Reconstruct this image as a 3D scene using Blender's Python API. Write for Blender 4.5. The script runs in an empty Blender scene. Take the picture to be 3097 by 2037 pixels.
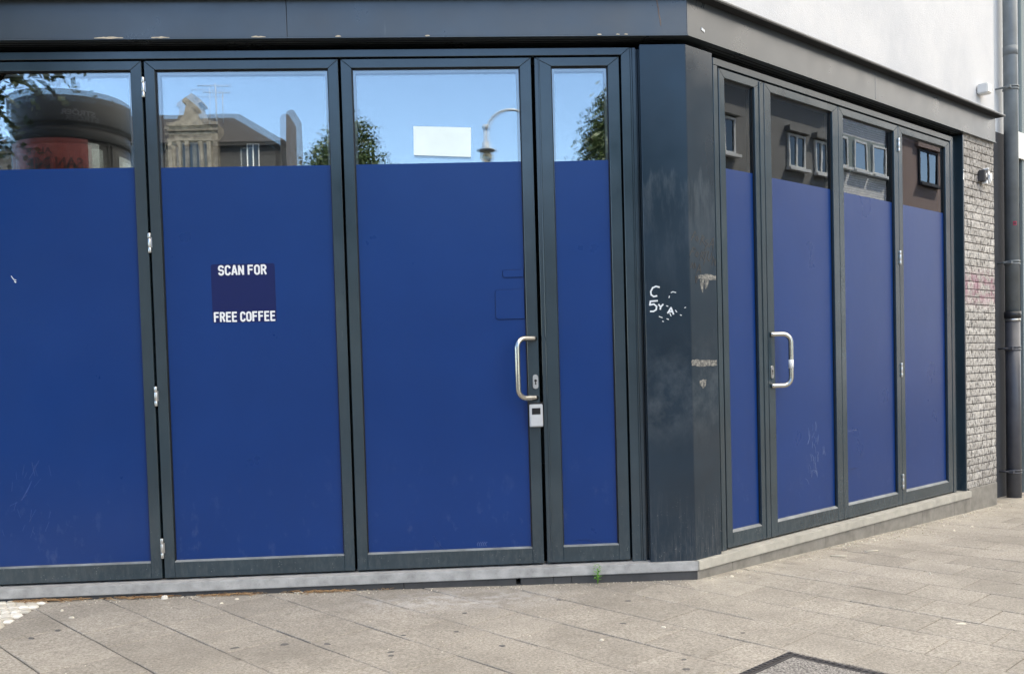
import bpy, bmesh, math, random
from mathutils import Vector, Matrix
R = math.radians
SC = bpy.context.scene
COL = SC.collection
rnd = random.Random(7)

# ------------------------------------------------------------------ camera
CAM = Vector((1.762732, -5.147626, 1.094562))
RIGHT = Vector((0.9979079, -0.0583130, -0.0279225))
UP = Vector((0.0299143, 0.0335691, 0.9989886))
BACK = Vector((-0.0573161, -0.9977338, 0.0352433))
cd = bpy.data.cameras.new("camera"); cam = bpy.data.objects.new("camera", cd); COL.objects.link(cam)
M = Matrix((RIGHT, UP, BACK)).transposed().to_4x4(); M.translation = CAM
cam.matrix_world = M
cd.sensor_fit = 'HORIZONTAL'; cd.sensor_width = 36.0
cd.lens = 2800.0/3097*36; cd.shift_y = 194.2/3097
cd.clip_start = 0.05; cd.clip_end = 2000
SC.camera = cam

# ------------------------------------------------------------------ sky, sun, exposure
SUN_DIR = Vector((0.30, 0.954, 0)).normalized()
SUN_EL = R(52)
W = bpy.data.worlds.new("World"); SC.world = W; W.use_nodes = True
nt = W.node_tree
bg = nt.nodes['Background']; bg.inputs['Strength'].default_value = 0.15
sky = nt.nodes.new('ShaderNodeTexSky'); sky.sky_type = 'NISHITA'; sky.sun_disc = False
sky.sun_elevation = SUN_EL; sky.sun_rotation = math.atan2(SUN_DIR.x, SUN_DIR.y)
sky.air_density = 1.0; sky.dust_density = 0.1; sky.ozone_density = 3.5
# cloud added overhead and rightward to whiten and lift the light; low sky clear
tc = nt.nodes.new('ShaderNodeTexCoord'); sx = nt.nodes.new('ShaderNodeSeparateXYZ'); nt.links.new(tc.outputs['Generated'], sx.inputs[0])
def wm(op, a, b=None, clamp=False):
    x = nt.nodes.new('ShaderNodeMath'); x.operation = op; x.use_clamp = clamp
    for i, v in enumerate((a, b)):
        if v is None: continue
        if isinstance(v, (int, float)): x.inputs[i].default_value = v
        else: nt.links.new(v, x.inputs[i])
    return x.outputs[0]
cn = nt.nodes.new('ShaderNodeTexNoise'); cn.inputs['Scale'].default_value = 2.6; cn.inputs['Detail'].default_value = 7; cn.inputs['Roughness'].default_value = .55
cmap = nt.nodes.new('ShaderNodeMapping'); cmap.inputs['Scale'].default_value = (1, 1, 2.2); nt.links.new(tc.outputs['Generated'], cmap.inputs[0]); nt.links.new(cmap.outputs[0], cn.inputs['Vector'])
high = wm('ADD', sx.outputs[2], wm('MULTIPLY', sx.outputs[0], .62))
cover = wm('MULTIPLY', wm('SUBTRACT', high, .51), 2.6, True)
cloud = wm('MULTIPLY', wm('SUBTRACT', wm('ADD', cn.outputs['Fac'], wm('MULTIPLY', cover, .55)), .62), 4.0, True)
cloud = wm('MULTIPLY', cloud, wm('MULTIPLY', cover, 3.0, True))
cm = nt.nodes.new('ShaderNodeMix'); cm.data_type = 'RGBA'; nt.links.new(cloud, cm.inputs[0]); nt.links.new(sky.outputs[0], cm.inputs[6]); cm.inputs[7].default_value = (7.8, 7.5, 7.1, 1)
nt.links.new(cm.outputs[2], bg.inputs['Color'])
sl = bpy.data.lights.new("sun", 'SUN'); sl.energy = 3.5; sl.angle = R(0.5); sl.color = (1.0, 0.95, 0.87)
so = bpy.data.objects.new("sun", sl); COL.objects.link(so)
sd = Vector((SUN_DIR.x*math.cos(SUN_EL), SUN_DIR.y*math.cos(SUN_EL), math.sin(SUN_EL)))
so.rotation_euler = sd.to_track_quat('Z', 'Y').to_euler()
so.location = (0, 0, 40)
SC.view_settings.view_transform = 'Standard'; SC.view_settings.look = 'None'
SC.view_settings.gamma = 1.0; SC.view_settings.exposure = 1.82; SC.view_settings.use_curve_mapping = False
SC.view_settings.use_white_balance = True; SC.view_settings.white_balance_temperature = 6900; SC.view_settings.white_balance_tint = 10
SC.cycles.max_bounces = 10; SC.cycles.transparent_max_bounces = 16
SC.cycles.glossy_bounces = 6; SC.cycles.caustics_reflective = False; SC.cycles.caustics_refractive = False
SC.cycles.sample_clamp_indirect = 8

# ------------------------------------------------------------------ materials
class N:
    """small node helper"""
    def __init__(s, name):
        s.m = bpy.data.materials.new(name); s.m.use_nodes = True
        s.t = s.m.node_tree; s.b = s.t.nodes['Principled BSDF']; s.out = s.t.nodes['Material Output']
        s.geo = None
    def n(s, typ, **kw):
        x = s.t.nodes.new(typ)
        for k, v in kw.items():
            if k in x.inputs.keys(): x.inputs[k].default_value = v
            else: setattr(x, k, v)
        return x
    def l(s, a, b): s.t.links.new(a, b)
    def pos(s):
        if not s.geo: s.geo = s.n('ShaderNodeNewGeometry')
        return s.geo.outputs['Position']
    def noise(s, scale, detail=4, rough=.55, stretch=None, w=None):
        x = s.n('ShaderNodeTexNoise'); x.inputs['Scale'].default_value = scale
        x.inputs['Detail'].default_value = detail; x.inputs['Roughness'].default_value = rough
        p = s.pos()
        if stretch:
            mp = s.n('ShaderNodeMapping'); mp.inputs['Scale'].default_value = stretch
            s.l(p, mp.inputs['Vector']); p = mp.outputs[0]
        s.l(p, x.inputs['Vector']); return x.outputs['Fac']
    def ramp(s, f, p0, p1, c0=(0, 0, 0, 1), c1=(1, 1, 1, 1)):
        r = s.n('ShaderNodeValToRGB'); e = r.color_ramp.elements
        e[0].position = p0; e[1].position = p1; e[0].color = c0; e[1].color = c1
        s.l(f, r.inputs[0]); return r.outputs[0]
    def math(s, op, a, b=None, clamp=False):
        x = s.n('ShaderNodeMath', operation=op, use_clamp=clamp)
        for i, v in enumerate((a, b)):
            if v is None: continue
            if isinstance(v, (int, float)): x.inputs[i].default_value = v
            else: s.l(v, x.inputs[i])
        return x.outputs[0]
    def mix(s, f, a, b, mode='MIX'):
        x = s.n('ShaderNodeMix', data_type='RGBA', blend_type=mode)
        for sock, v in ((x.inputs[0], f), (x.inputs[6], a), (x.inputs[7], b)):
            if isinstance(v, (int, float)): sock.default_value = v
            elif isinstance(v, tuple): sock.default_value = (*v[:3], 1)
            else: s.l(v, sock)
        return x.outputs[2]
    def col(s, v):
        if isinstance(v, tuple): s.b.inputs['Base Color'].default_value = (*v[:3], 1)
        else: s.l(v, s.b.inputs['Base Color'])
    def rough(s, v):
        if isinstance(v, (int, float)): s.b.inputs['Roughness'].default_value = v
        else: s.l(v, s.b.inputs['Roughness'])
    def bump(s, h, dist=.002, strength=.6):
        x = s.n('ShaderNodeBump'); x.inputs['Distance'].default_value = dist; x.inputs['Strength'].default_value = strength
        s.l(h, x.inputs['Height']); s.l(x.outputs[0], s.b.inputs['Normal'])
    def z(s):
        x = s.n('ShaderNodeSeparateXYZ'); s.l(s.pos(), x.inputs[0]); return x.outputs[2]
    def band(s, z0, z1, soft):
        zz = s.z()
        a = s.n('ShaderNodeMapRange'); a.inputs[1].default_value = z0-soft; a.inputs[2].default_value = z0+soft; s.l(zz, a.inputs[0])
        b = s.n('ShaderNodeMapRange'); b.inputs[1].default_value = z1+soft; b.inputs[2].default_value = z1-soft; s.l(zz, b.inputs[0])
        return s.math('MULTIPLY', a.outputs[0], b.outputs[0])

def simple(name, c, rough=.5, var=.15, scale=6, bump=0, metal=0, detail_scale=120):
    k = N(name)
    f = k.noise(scale, 6)
    a = tuple(x*(1-var) for x in c); b = tuple(min(1, x*(1+var)) for x in c)
    k.col(k.mix(k.ramp(f, .3, .7), a, b)); k.rough(rough)
    k.b.inputs['Metallic'].default_value = metal
    if bump: k.bump(k.noise(detail_scale, 4), bump, .6)
    return k.m

def paint_metal(name, c, r0=.14, r1=.24, smear=False, dirt=1.0, spec=.75):
    """powder coated aluminium: faint handling marks, dust and splashes low down"""
    k = N(name)
    base = k.mix(k.ramp(k.noise(3, 5), .35, .7), tuple(x*.9 for x in c), tuple(x*1.15 for x in c))
    # splashes near the pavement (dried dirt specks)
    v = k.n('ShaderNodeTexVoronoi'); v.inputs['Scale'].default_value = 75; k.l(k.pos(), v.inputs['Vector'])
    dots = k.math('LESS_THAN', v.outputs['Distance'], .17)
    sel = k.math('GREATER_THAN', k.noise(22, 3), .56)
    low = k.band(-.5, .16, .28)
    d = k.math('MULTIPLY', k.math('MULTIPLY', dots, sel), low)
    dust = k.math('MULTIPLY', k.ramp(k.noise(38, 6, .7, (1, 1, .35)), .45, .8), k.band(-.5, .10, .22))
    base = k.mix(k.math('MULTIPLY', d, .5*dirt), base, (.30, .31, .30))
    base = k.mix(k.math('MULTIPLY', dust, .22*dirt), base, (.24, .25, .24))
    # fine scratches
    sc = k.ramp(k.noise(30, 2, .4, (1.6, 1.6, .12)), .74, .80)
    base = k.mix(k.math('MULTIPLY', sc, .10), base, (.35, .38, .4))
    if smear:
        zt_ = k.math('ADD', k.z(), k.math('MULTIPLY', k.noise(24, 3, .5, (1, 1, .05)), .35)); mrz = k.n('ShaderNodeMapRange'); k.l(zt_, mrz.inputs[0]); mrz.inputs[1].default_value = 2.335; mrz.inputs[2].default_value = 2.30
        f1 = k.math('MULTIPLY', k.ramp(k.noise(9, 7, .68, (1.3, 1.3, .28)), .42, .74), k.math('MULTIPLY', mrz.outputs[0], k.band(1.72, 3.0, .30)))
        f2 = k.math('MULTIPLY', k.ramp(k.noise(8, 7, .68, (1, 1, .8)), .44, .70), k.band(.70, 1.16, .12))
        f3 = k.math('MULTIPLY', k.ramp(k.noise(34, 7, .7, (1.6, 1.6, .10)), .5, .74), k.band(-.5, .18, .22))
        base = k.mix(k.math('MULTIPLY', f1, .30), base, (.20, .23, .25))
        base = k.mix(k.math('MULTIPLY', f2, .18), base, (.20, .23, .25))
        base = k.mix(k.math('MULTIPLY', f3, .30), base, (.25, .25, .24))
    k.col(base)
    k.rough(k.ramp(k.noise(5, 5), .3, .75, (r0, r0, r0, 1), (r1, r1, r1, 1)))
    k.b.inputs['Specular IOR Level'].default_value = spec
    return k.m

ANTH = (.024, .043, .057)
m_frame = paint_metal("anthracite_powder_coat", ANTH)
m_clad = paint_metal("column_powder_coat", (.012, .026, .042), .13, .22, smear=True, dirt=1.0, spec=.5)
m_fascia = paint_metal("fascia_powder_coat", (.040, .050, .058), .26, .38, dirt=.3, spec=1.0)
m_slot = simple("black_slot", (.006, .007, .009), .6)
m_gasket = simple("rubber_gasket", (.006, .006, .007), .45)
m_steel = N("brushed_stainless"); m_steel.b.inputs['Metallic'].default_value = 1
m_steel.col((.50, .49, .46)); m_steel.rough(m_steel.ramp(m_steel.noise(60, 3, .5, (1, 1, 12)), .3, .7, (.21,)*3+(1,), (.25,)*3+(1,))); m_steel = m_steel.m
m_alu = simple("satin_aluminium", (.66, .66, .65), .32, .08, metal=1)
m_spacer = simple("spacer_bar", (.74, .74, .70), .45, .05)
m_white_plastic = simple("white_plastic", (.72, .72, .70), .4, .06)
m_silver_plastic = simple("silver_plastic", (.52, .53, .54), .4, .05)
m_black = simple("black_plastic", (.012, .012, .014), .3)

m_ledge = simple("dusty_lit_bead", (.20, .215, .22), .5, .35, 9)  # dust, with the bead's sky-lit highlight painted into the pale colour
# blue vinyl film
k = N("blue_vinyl_film")
fb = k.mix(k.ramp(k.noise(1.6, 4), .3, .75), (.0010, .029, .148), (.0022, .034, .168))
low = k.band(-.5, .42, .34)
scf = k.math('MULTIPLY', k.ramp(k.noise(16, 7, .68, (1, 1, .55)), .58, .80), low)
fb = k.mix(k.math('MULTIPLY', scf, .22), fb, (.22, .27, .42))
dr = k.ramp(k.noise(26, 3, .5, (1.5, 1.5, .05)), .72, .78)
fb = k.mix(k.math('MULTIPLY', k.math('MULTIPLY', dr, low), .35), fb, (.006, .015, .08))
k.col(fb); k.rough(k.ramp(k.noise(2.5, 5), .3, .7, (.27,)*3+(1,), (.33,)*3+(1,)))
v = k.n('ShaderNodeTexVoronoi'); v.inputs['Scale'].default_value = 5.5; k.l(k.pos(), v.inputs['Vector'])
bub = k.ramp(v.outputs['Distance'], 0, .055, (1, 1, 1, 1), (0, 0, 0, 1))
hh = k.math('ADD', k.math('MULTIPLY', k.noise(3, 3), 1.0), k.math('MULTIPLY', bub, .35))
k.bump(hh, .004, .35)
k.b.inputs['Specular IOR Level'].default_value = .42
m_film = k.m
m_sticker = simple("navy_sticker", (.0015, .008, .080), .3, .04)
m_letter = simple("white_print", (.80, .80, .80), .35, .02)

# glass (coated double glazing): reflects by angle, otherwise lets the dark room show
k = N("coated_glass")
gl = k.n('ShaderNodeBsdfGlossy'); gl.inputs['Roughness'].default_value = 0.0; gl.inputs['Color'].default_value = (.97, .99, 1, 1)
tr = k.n('ShaderNodeBsdfTransparent'); tr.inputs['Color'].default_value = (.985, 1, .995, 1)
fr = k.n('ShaderNodeFresnel'); fr.inputs['IOR'].default_value = 2.05
mx = k.n('ShaderNodeMixShader'); k.l(fr.outputs[0], mx.inputs[0]); k.l(tr.outputs[0], mx.inputs[1]); k.l(gl.outputs[0], mx.inputs[2])
wv = k.n('ShaderNodeBump'); wv.inputs['Distance'].default_value = .0012; wv.inputs['Strength'].default_value = .25
k.l(k.noise(1.5, 2), wv.inputs['Height']); k.l(wv.outputs[0], gl.inputs['Normal'])
k.l(mx.outputs[0], k.out.inputs['Surface']); k.t.nodes.remove(k.b); m_glass = k.m
k = N("window_pane_dark"); k.col((.015, .018, .02)); k.rough(.03); k.b.inputs['IOR'].default_value = 1.8; m_pane = k.m
k = N("sky_catching_pane"); k.col((.02, .025, .03)); k.rough(.02); k.b.inputs['IOR'].default_value = 4.5; m_pane_sky = k.m

# render / plaster
def plaster(name, c, stain=(.55, .56, .58), amt=.35):
    k = N(name)
    f = k.ramp(k.noise(1.7, 7, .6, (1, 1, .7)), .42, .72)
    k.col(k.mix(k.math('MULTIPLY', f, amt), c, tuple(a*b for a, b in zip(c, stain)))); k.rough(.85)
    h = k.math('ADD', k.noise(130, 4), k.math('MULTIPLY', k.noise(9, 4), .8))
    k.bump(h, .006, .5); return k.m
m_white = plaster("white_render", (.65, .65, .655), (.78, .80, .83), .75)
m_white_nb = plaster("neighbour_white_render", (.62, .65, .68))
m_dark_paint = plaster("dark_grey_masonry_paint", (.036, .040, .050), (.7, .7, .75))
m_teal = plaster("grey_green_paint", (.26, .31, .31), (.75, .78, .78))
m_interior = simple("dark_room", (.03, .03, .03), .9)
m_grey_plaster = plaster("grey_roughcast", (.21, .21, .205), (.7, .7, .7))
m_red_plaster = plaster("red_brown_render", (.25, .18, .16), (.8, .8, .8))

def brickmat(name, c1, c2, mortar, scale=4, bw=.25, rh=.075, face='XZ'):
    k = N(name)
    br = k.n('ShaderNodeTexBrick'); br.inputs['Scale'].default_value = 1
    br.inputs['Brick Width'].default_value = bw; br.inputs['Row Height'].default_value = rh; br.inputs['Mortar Size'].default_value = .008
    br.inputs['Color1'].default_value = (*c1, 1); br.inputs['Color2'].default_value = (*c2, 1); br.inputs['Mortar'].default_value = (*mortar, 1)
    s = k.n('ShaderNodeSeparateXYZ'); k.l(k.pos(), s.inputs[0])
    cb = k.n('ShaderNodeCombineXYZ'); k.l(k.math('ADD', s.outputs[0], k.math('MULTIPLY', s.outputs[1], .79)), cb.inputs[0]); k.l(s.outputs[2], cb.inputs[1])
    k.l(cb.outputs[0], br.inputs['Vector']); k.col(br.outputs['Color']); k.rough(.85); k.bump(br.outputs['Fac'], .004, -.6); return k.m
m_white_brick = brickmat("pale_brick", (.86, .86, .86), (.70, .71, .72), (.42, .42, .42))
m_dark_brick = brickmat("dark_brick", (.038, .037, .037), (.062, .059, .057), (.03, .03, .03))

k = N("sandstone")
k.col(k.mix(k.ramp(k.noise(2.5, 7, .65), .35, .7), (.09, .08, .066), (.33, .30, .255))); k.rough(.9); k.bump(k.noise(12, 5), .03, .7); m_sandstone = k.m
k = N("roof_tile")
wvx = k.n('ShaderNodeTexWave', wave_type='BANDS', bands_direction='Z'); wvx.inputs['Scale'].default_value = 1.15; wvx.inputs['Distortion'].default_value = .3
k.l(k.pos(), wvx.inputs['Vector']); k.col(k.mix(k.ramp(wvx.outputs['Fac'], .2, .6), (.0015, .0013, .0013), (.026, .021, .020))); k.rough(.7); m_roof = k.m

# stone sill and plinth
def stone(name, c, var, sc, spot):
    k = N(name)
    b = k.mix(k.ramp(k.noise(sc, 8, .7), .3, .72), tuple(x*(1-var) for x in c), tuple(x*(1+var) for x in c))
    b = k.mix(k.math('MULTIPLY', k.ramp(k.noise(sc*4, 6, .7), .55, .75), spot), b, tuple(x*.45 for x in c))
    k.col(b); k.rough(.6); k.bump(k.noise(220, 4), .0008, .5); return k.m
m_sill = stone("pale_sill_stone", (.39, .385, .375), .34, 13, .6)
m_sill_b = stone("warm_sill_stone", (.44, .42, .37), .25, 10, .5)
m_plinth = stone("slate_plinth", (.060, .060, .062), .3, 10, .4)
m_plinth_b = stone("grey_limestone_plinth", (.24, .225, .20), .35, 11, .5)

# split-face brick
k = N("split_face_brick")
f = k.noise(42, 8, .72, (1, 1, .6))
b = k.mix(k.ramp(f, .38, .52), (.075, .070, .064), (.62, .59, .55))
isl = k.n('ShaderNodeNewGeometry').outputs['Random Per Island']
b = k.mix(k.math('MULTIPLY', isl, .35), b, (.22, .20, .18))
soot = k.math('ADD', k.band(2.45, 3.5, .35), k.band(-.5, .22, .25), True)
b = k.mix(k.math('MULTIPLY', k.math('MULTIPLY', soot, k.ramp(k.noise(5, 4), .25, .6)), .45), b, (.12, .105, .09))
pk = k.math('MULTIPLY', k.ramp(k.noise(11, 5, .7), .42, .60), k.band(1.53, 1.78, .06))
b = k.mix(k.math('MULTIPLY', pk, .62), b, (.36, .12, .20))
k.col(b); k.rough(.9); k.bump(f, .012, 1.0); m_splitbrick = k.m
m_mortar = simple("dark_mortar", (.035, .032, .03), .95)

# paving
k = N("concrete_slab")
isl = k.n('ShaderNodeNewGeometry').outputs['Random Per Island']
g1 = k.noise(85, 6, .85); g2 = k.noise(2.2, 7, .65); g3 = k.noise(17, 6, .7, (.75, 1.3, 1))
b = k.mix(k.ramp(g1, .34, .66), (.135, .116, .090), (.570, .518, .444))
b = k.mix(k.math('MULTIPLY', k.ramp(g2, .40, .64), .42), b, (.15, .132, .108))
b = k.mix(k.math('MULTIPLY', k.ramp(isl, .45, 1.0), .26), b, (.175, .156, .130))
b = k.mix(k.math('MULTIPLY', k.ramp(isl, .0, .35, (1, 1, 1, 1), (0, 0, 0, 1)), .10), b, (.50, .46, .40))
b = k.mix(k.math('MULTIPLY', k.ramp(g3, .58, .74), .42), b, (.10, .088, .072))
# chalk-like bloom by the wall
mp = k.n('ShaderNodeVectorMath', operation='DISTANCE'); mp2 = k.n('ShaderNodeMapping'); mp2.inputs['Scale'].default_value = (1, 2.6, 1); k.l(k.pos(), mp2.inputs[0])
k.l(mp2.outputs[0], mp.inputs[0]); mp.inputs[1].default_value = (1.72, -.88, -.1)
ch = k.math('MULTIPLY', k.ramp(mp.outputs['Value'], .15, .72, (1, 1, 1, 1), (0, 0, 0, 1)), k.ramp(k.noise(11, 7, .7), .42, .66))
b = k.mix(k.math('MULTIPLY', ch, .60), b, (.62, .60, .58))
sxy = k.n('ShaderNodeSeparateXYZ'); k.l(k.pos(), sxy.inputs[0])
dB = k.math('ADD', k.math('MULTIPLY', k.math('SUBTRACT', sxy.outputs[0], 3.3224), .61826), k.math('MULTIPLY', k.math('SUBTRACT', sxy.outputs[1], .2037), -.78597))
wB = k.math('MULTIPLY', k.ramp(dB, .05, .55, (1, 1, 1, 1), (0, 0, 0, 1)), k.math('GREATER_THAN', sxy.outputs[0], 3.0))
b = k.mix(k.math('MULTIPLY', k.math('MULTIPLY', wB, k.ramp(k.noise(9, 6, .7), .35, .65)), .45), b, (.60, .55, .45))
vs_ = k.n('ShaderNodeTexVoronoi'); vs_.inputs['Scale'].default_value = 3.1; k.l(k.pos(), vs_.inputs['Vector'])
sp = k.math('MULTIPLY', k.ramp(vs_.outputs['Distance'], .03, .09, (1, 1, 1, 1), (0, 0, 0, 1)), k.ramp(k.noise(30, 4, .7), .42, .55))
b = k.mix(k.math('MULTIPLY', sp, .45), b, (.10, .09, .078))
k.col(b); k.rough(.88); k.bump(k.math('ADD', g1, k.math('MULTIPLY', g3, .8)), .0030, .8); m_slab = k.m
k = N("sandy_joint"); k.col(k.mix(k.ramp(k.noise(14, 5), .40, .62), (.115, .097, .078), (.36, .315, .26))); k.rough(.95); k.bump(k.noise(300, 3), .002, .8); m_joint = k.m
k = N("asphalt"); k.col(k.mix(k.ramp(k.noise(90, 4), .3, .7), (.04, .04, .042), (.075, .074, .072))); k.rough(.9); m_asphalt = k.m
k = N("pale_cobble"); isl = k.n('ShaderNodeNewGeometry').outputs['Random Per Island']
b = k.mix(isl, (.50, .46, .38), (.86, .83, .76)); b = k.mix(k.math('MULTIPLY', k.ramp(k.noise(60, 6, .7), .48, .75), .5), b, (.45, .40, .33)); k.col(b); k.rough(.8); k.bump(k.noise(90, 5), .004, .6); m_cobble = k.m
m_iron = simple("cast_iron", (.050, .045, .044), .55, .3, 30, .003)
k = N("pebble_infill"); k.col(k.mix(k.ramp(k.noise(130, 3, .6), .38, .62), (.07, .065, .06), (.36, .335, .305))); k.rough(.9); k.bump(k.noise(130, 3), .004, .8); m_infill = k.m
m_zinc = simple("weathered_zinc", (.16, .18, .19), .42, .22, 5, .0008)
m_pipe_dark = simple("dark_grey_pipe_paint", (.070, .073, .086), .38, .16, 7, .0006)
m_collar = simple("collar_black", (.022, .022, .026), .4)

def leafmat(name, a, b2):
    k = N(name); isl = k.n('ShaderNodeNewGeometry').outputs['Random Per Island']
    k.col(k.mix(isl, a, b2)); k.rough(.5)
    return k.m
m_leaf_a = leafmat("leaf_dark", (.020, .040, .010), (.05, .085, .022))
m_leaf_b = leafmat("leaf_mid", (.022, .040, .010), (.060, .092, .024))
m_bark = simple("bark", (.07, .055, .042), .9, .3, 8, .01)
m_weed = leafmat("weed_green", (.10, .27, .03), (.20, .45, .06))
m_straw = leafmat("dry_straw", (.22, .11, .045), (.46, .30, .15))
m_crumb = leafmat("pale_crumb", (.42, .36, .27), (.80, .74, .62))
m_gum = simple("old_gum", (.105, .098, .092), .7, .2, 60)
m_flake = simple("filler_flake", (.56, .48, .36), .9, .2, 60)
m_rust = simple("rusty_scratch", (.22, .15, .11), .9, .3, 60)
m_residue = N("glue_residue"); m_residue.col(m_residue.mix(m_residue.ramp(m_residue.noise(70, 6, .7), .42, .6), (.06, .065, .066), (.29, .28, .255))); m_residue.rough(.8); m_residue = m_residue.m
m_chalk = simple("white_marker", (.70, .73, .75), .5, .03)
m_pencil = simple("black_marker", (.012, .013, .015), .5, .05)
m_paper = simple("white_paper", (.86, .86, .84), .8, .04); m_notice = simple("notice_paper", (.80, .90, .87), .6, .05)
m_red = simple("red_sticker", (.42, .02, .06), .4, .1)

# ------------------------------------------------------------------ faces
B0 = Vector((3.3224, 0.2037)); BD = Vector((0.78597, 0.61826)); NB = Vector((0.61826, -0.78597))
def FA(s, o, z): return Vector((s, -o, z))
def FB(s, o, z): return Vector((B0.x+BD.x*s+NB.x*o, B0.y+BD.y*s+NB.y*o, z))
def zg(x, y): return -.088-.0092*x-.02*max(y, 0)

class MB:
    def __init__(s): s.bm = bmesh.new(); s.mi = 0
    def face(s, vs):
        try:
            f = s.bm.faces.new(vs); f.material_index = s.mi; return f
        except ValueError: return None
    def prism(s, F, poly, o0, o1):
        """polygon [(s,z)] in a face frame, extruded between offsets o0 and o1"""
        a = [s.bm.verts.new(F(p[0], o0, p[1])) for p in poly]; b = [s.bm.verts.new(F(p[0], o1, p[1])) for p in poly]
        n = len(poly); s.face(a[::-1]); s.face(b)
        for i in range(n): s.face((a[i], a[(i+1) % n], b[(i+1) % n], b[i]))
        return s
    def box(s, F, s0, s1, o0, o1, z0, z1): return s.prism(F, [(s0, z0), (s1, z0), (s1, z1), (s0, z1)], o0, o1)
    def footprint(s, pts, z0, z1):
        f0 = z0 if callable(z0) else (lambda x, y: z0); f1 = z1 if callable(z1) else (lambda x, y: z1)
        a = [s.bm.verts.new((x, y, f0(x, y))) for x, y in pts]; b = [s.bm.verts.new((x, y, f1(x, y))) for x, y in pts]
        n = len(pts); s.face(a[::-1]); s.face(b)
        for i in range(n): s.face((a[i], a[(i+1) % n], b[(i+1) % n], b[i]))
        return s
    def tube(s, pts, r, seg=10, caps=True):
        pts = [Vector(p) for p in pts]; rs = r if isinstance(r, (list, tuple)) else [r]*len(pts)
        rings = []; prev = None
        for i, p in enumerate(pts):
            t = (pts[min(i+1, len(pts)-1)]-pts[max(i-1, 0)]).normalized()
            if prev is None:
                up = Vector((0, 0, 1)) if abs(t.z) < .9 else Vector((1, 0, 0)); x = t.cross(up).normalized()
            else:
                x = (prev-t*prev.dot(t)).normalized()
            prev = x; y = t.cross(x)
            rings.append([s.bm.verts.new(p+(x*math.cos(2*math.pi*j/seg)+y*math.sin(2*math.pi*j/seg))*rs[i]) for j in range(seg)])
        for a, b in zip(rings, rings[1:]):
            for j in range(seg): 
                f = s.face((a[j], a[(j+1) % seg], b[(j+1) % seg], b[j]))
                if f: f.smooth = True
        if caps: s.face(rings[0][::-1]); s.face(rings[-1])
        return s
    def lathe(s, c, prof, seg=32):
        c = Vector(c); rings = []
        for r, z in prof: rings.append([s.bm.verts.new(c+Vector((r*math.cos(2*math.pi*j/seg), r*math.sin(2*math.pi*j/seg), z))) for j in range(seg)])
        for a, b in zip(rings, rings[1:]):
            for j in range(seg):
                f = s.face((a[j], a[(j+1) % seg], b[(j+1) % seg], b[j]))
                if f: f.smooth = True
        s.face(rings[0][::-1]); s.face(rings[-1]); return s
    def bevel(s, w, seg=1):
        bmesh.ops.recalc_face_normals(s.bm, faces=s.bm.faces)
        es = [e for e in s.bm.edges if len(e.link_faces) == 2 and e.calc_face_angle(0) > .5]
        bmesh.ops.bevel(s.bm, geom=es, offset=w, segments=seg, affect='EDGES', clamp_overlap=True); return s
    def build(s, name, mats, parent=None, keep_normals=False):
        if not keep_normals: bmesh.ops.recalc_face_normals(s.bm, faces=s.bm.faces)
        me = bpy.data.meshes.new(name)
        L = parent.matrix_world.translation if parent else Vector()
        for v in s.bm.verts: v.co -= WL.get(parent.name, Vector()) if parent else Vector()
        s.bm.to_mesh(me); s.bm.free()
        o = bpy.data.objects.new(name, me); COL.objects.link(o)
        for m in (mats if isinstance(mats, (list, tuple)) else [mats]): me.materials.append(m)
        if parent: o.parent = parent; WL[o.name] = WL[parent.name]
        else: WL[o.name] = Vector()
        return o
WL = {}   # world location that each object's mesh is measured from
def thing(name, loc, label, cat, group=None):
    o = bpy.data.objects.new(name, None); COL.objects.link(o); o.location = loc; o.empty_display_size = .2
    WL[o.name] = Vector(loc); return tag(o, label, cat, group)
def tag(o, label=None, cat=None, group=None, kind=None):
    if label: o['label'] = label
    if cat: o['category'] = cat
    if group: o['group'] = group
    if kind: o['kind'] = kind
    return o
def rebase(o, loc):
    """move a top-level mesh object's origin to loc without moving its shape"""
    loc = Vector(loc)
    for v in o.data.vertices: v.co -= loc
    o.location = loc; WL[o.name] = loc; return o

_tc = {}
def text_tris(body, bold=0.0):
    cu = bpy.data.curves.new("lettering", 'FONT'); cu.body = body; cu.size = 1; cu.offset = bold; cu.resolution_u = 4
    to = bpy.data.objects.new("lettering", cu); COL.objects.link(to)
    dg = bpy.context.evaluated_depsgraph_get(); me = bpy.data.meshes.new_from_object(to.evaluated_get(dg))
    vs = [v.co.copy() for v in me.vertices]; fs = [tuple(p.vertices) for p in me.polygons]
    bpy.data.objects.remove(to); bpy.data.curves.remove(cu); bpy.data.meshes.remove(me)
    x0 = min(v.x for v in vs); x1 = max(v.x for v in vs); y0 = min(v.y for v in vs); y1 = max(v.y for v in vs)
    return [((v.x-x0)/(x1-x0), (v.y-y0)/(y1-y0)) for v in vs], fs
def add_text(mb, body, fn, bold=0.0):
    """fn(u, v, front) -> world point; lettering gets a hair of thickness"""
    uv, fs = text_tris(body, bold)
    a = [mb.bm.verts.new(fn(u, v, 1)) for u, v in uv]
    for f in fs: mb.face([a[i] for i in f])
def stroke(mb, F, pts, w, o0, o1):
    for k2, (a, b) in enumerate(zip(pts, pts[1:])):
        d = Vector((b[0]-a[0], b[1]-a[1])); L = d.length
        if L < 1e-6: continue
        d /= L; n = Vector((-d.y, d.x))*w/2; e = d*w*.3
        mb.prism(F, [(a[0]-e.x-n.x, a[1]-e.y-n.y), (b[0]+e.x-n.x, b[1]+e.y-n.y), (b[0]+e.x+n.x, b[1]+e.y+n.y), (a[0]-e.x+n.x, a[1]-e.y+n.y)], o0, o1+k2*4e-5)

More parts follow.
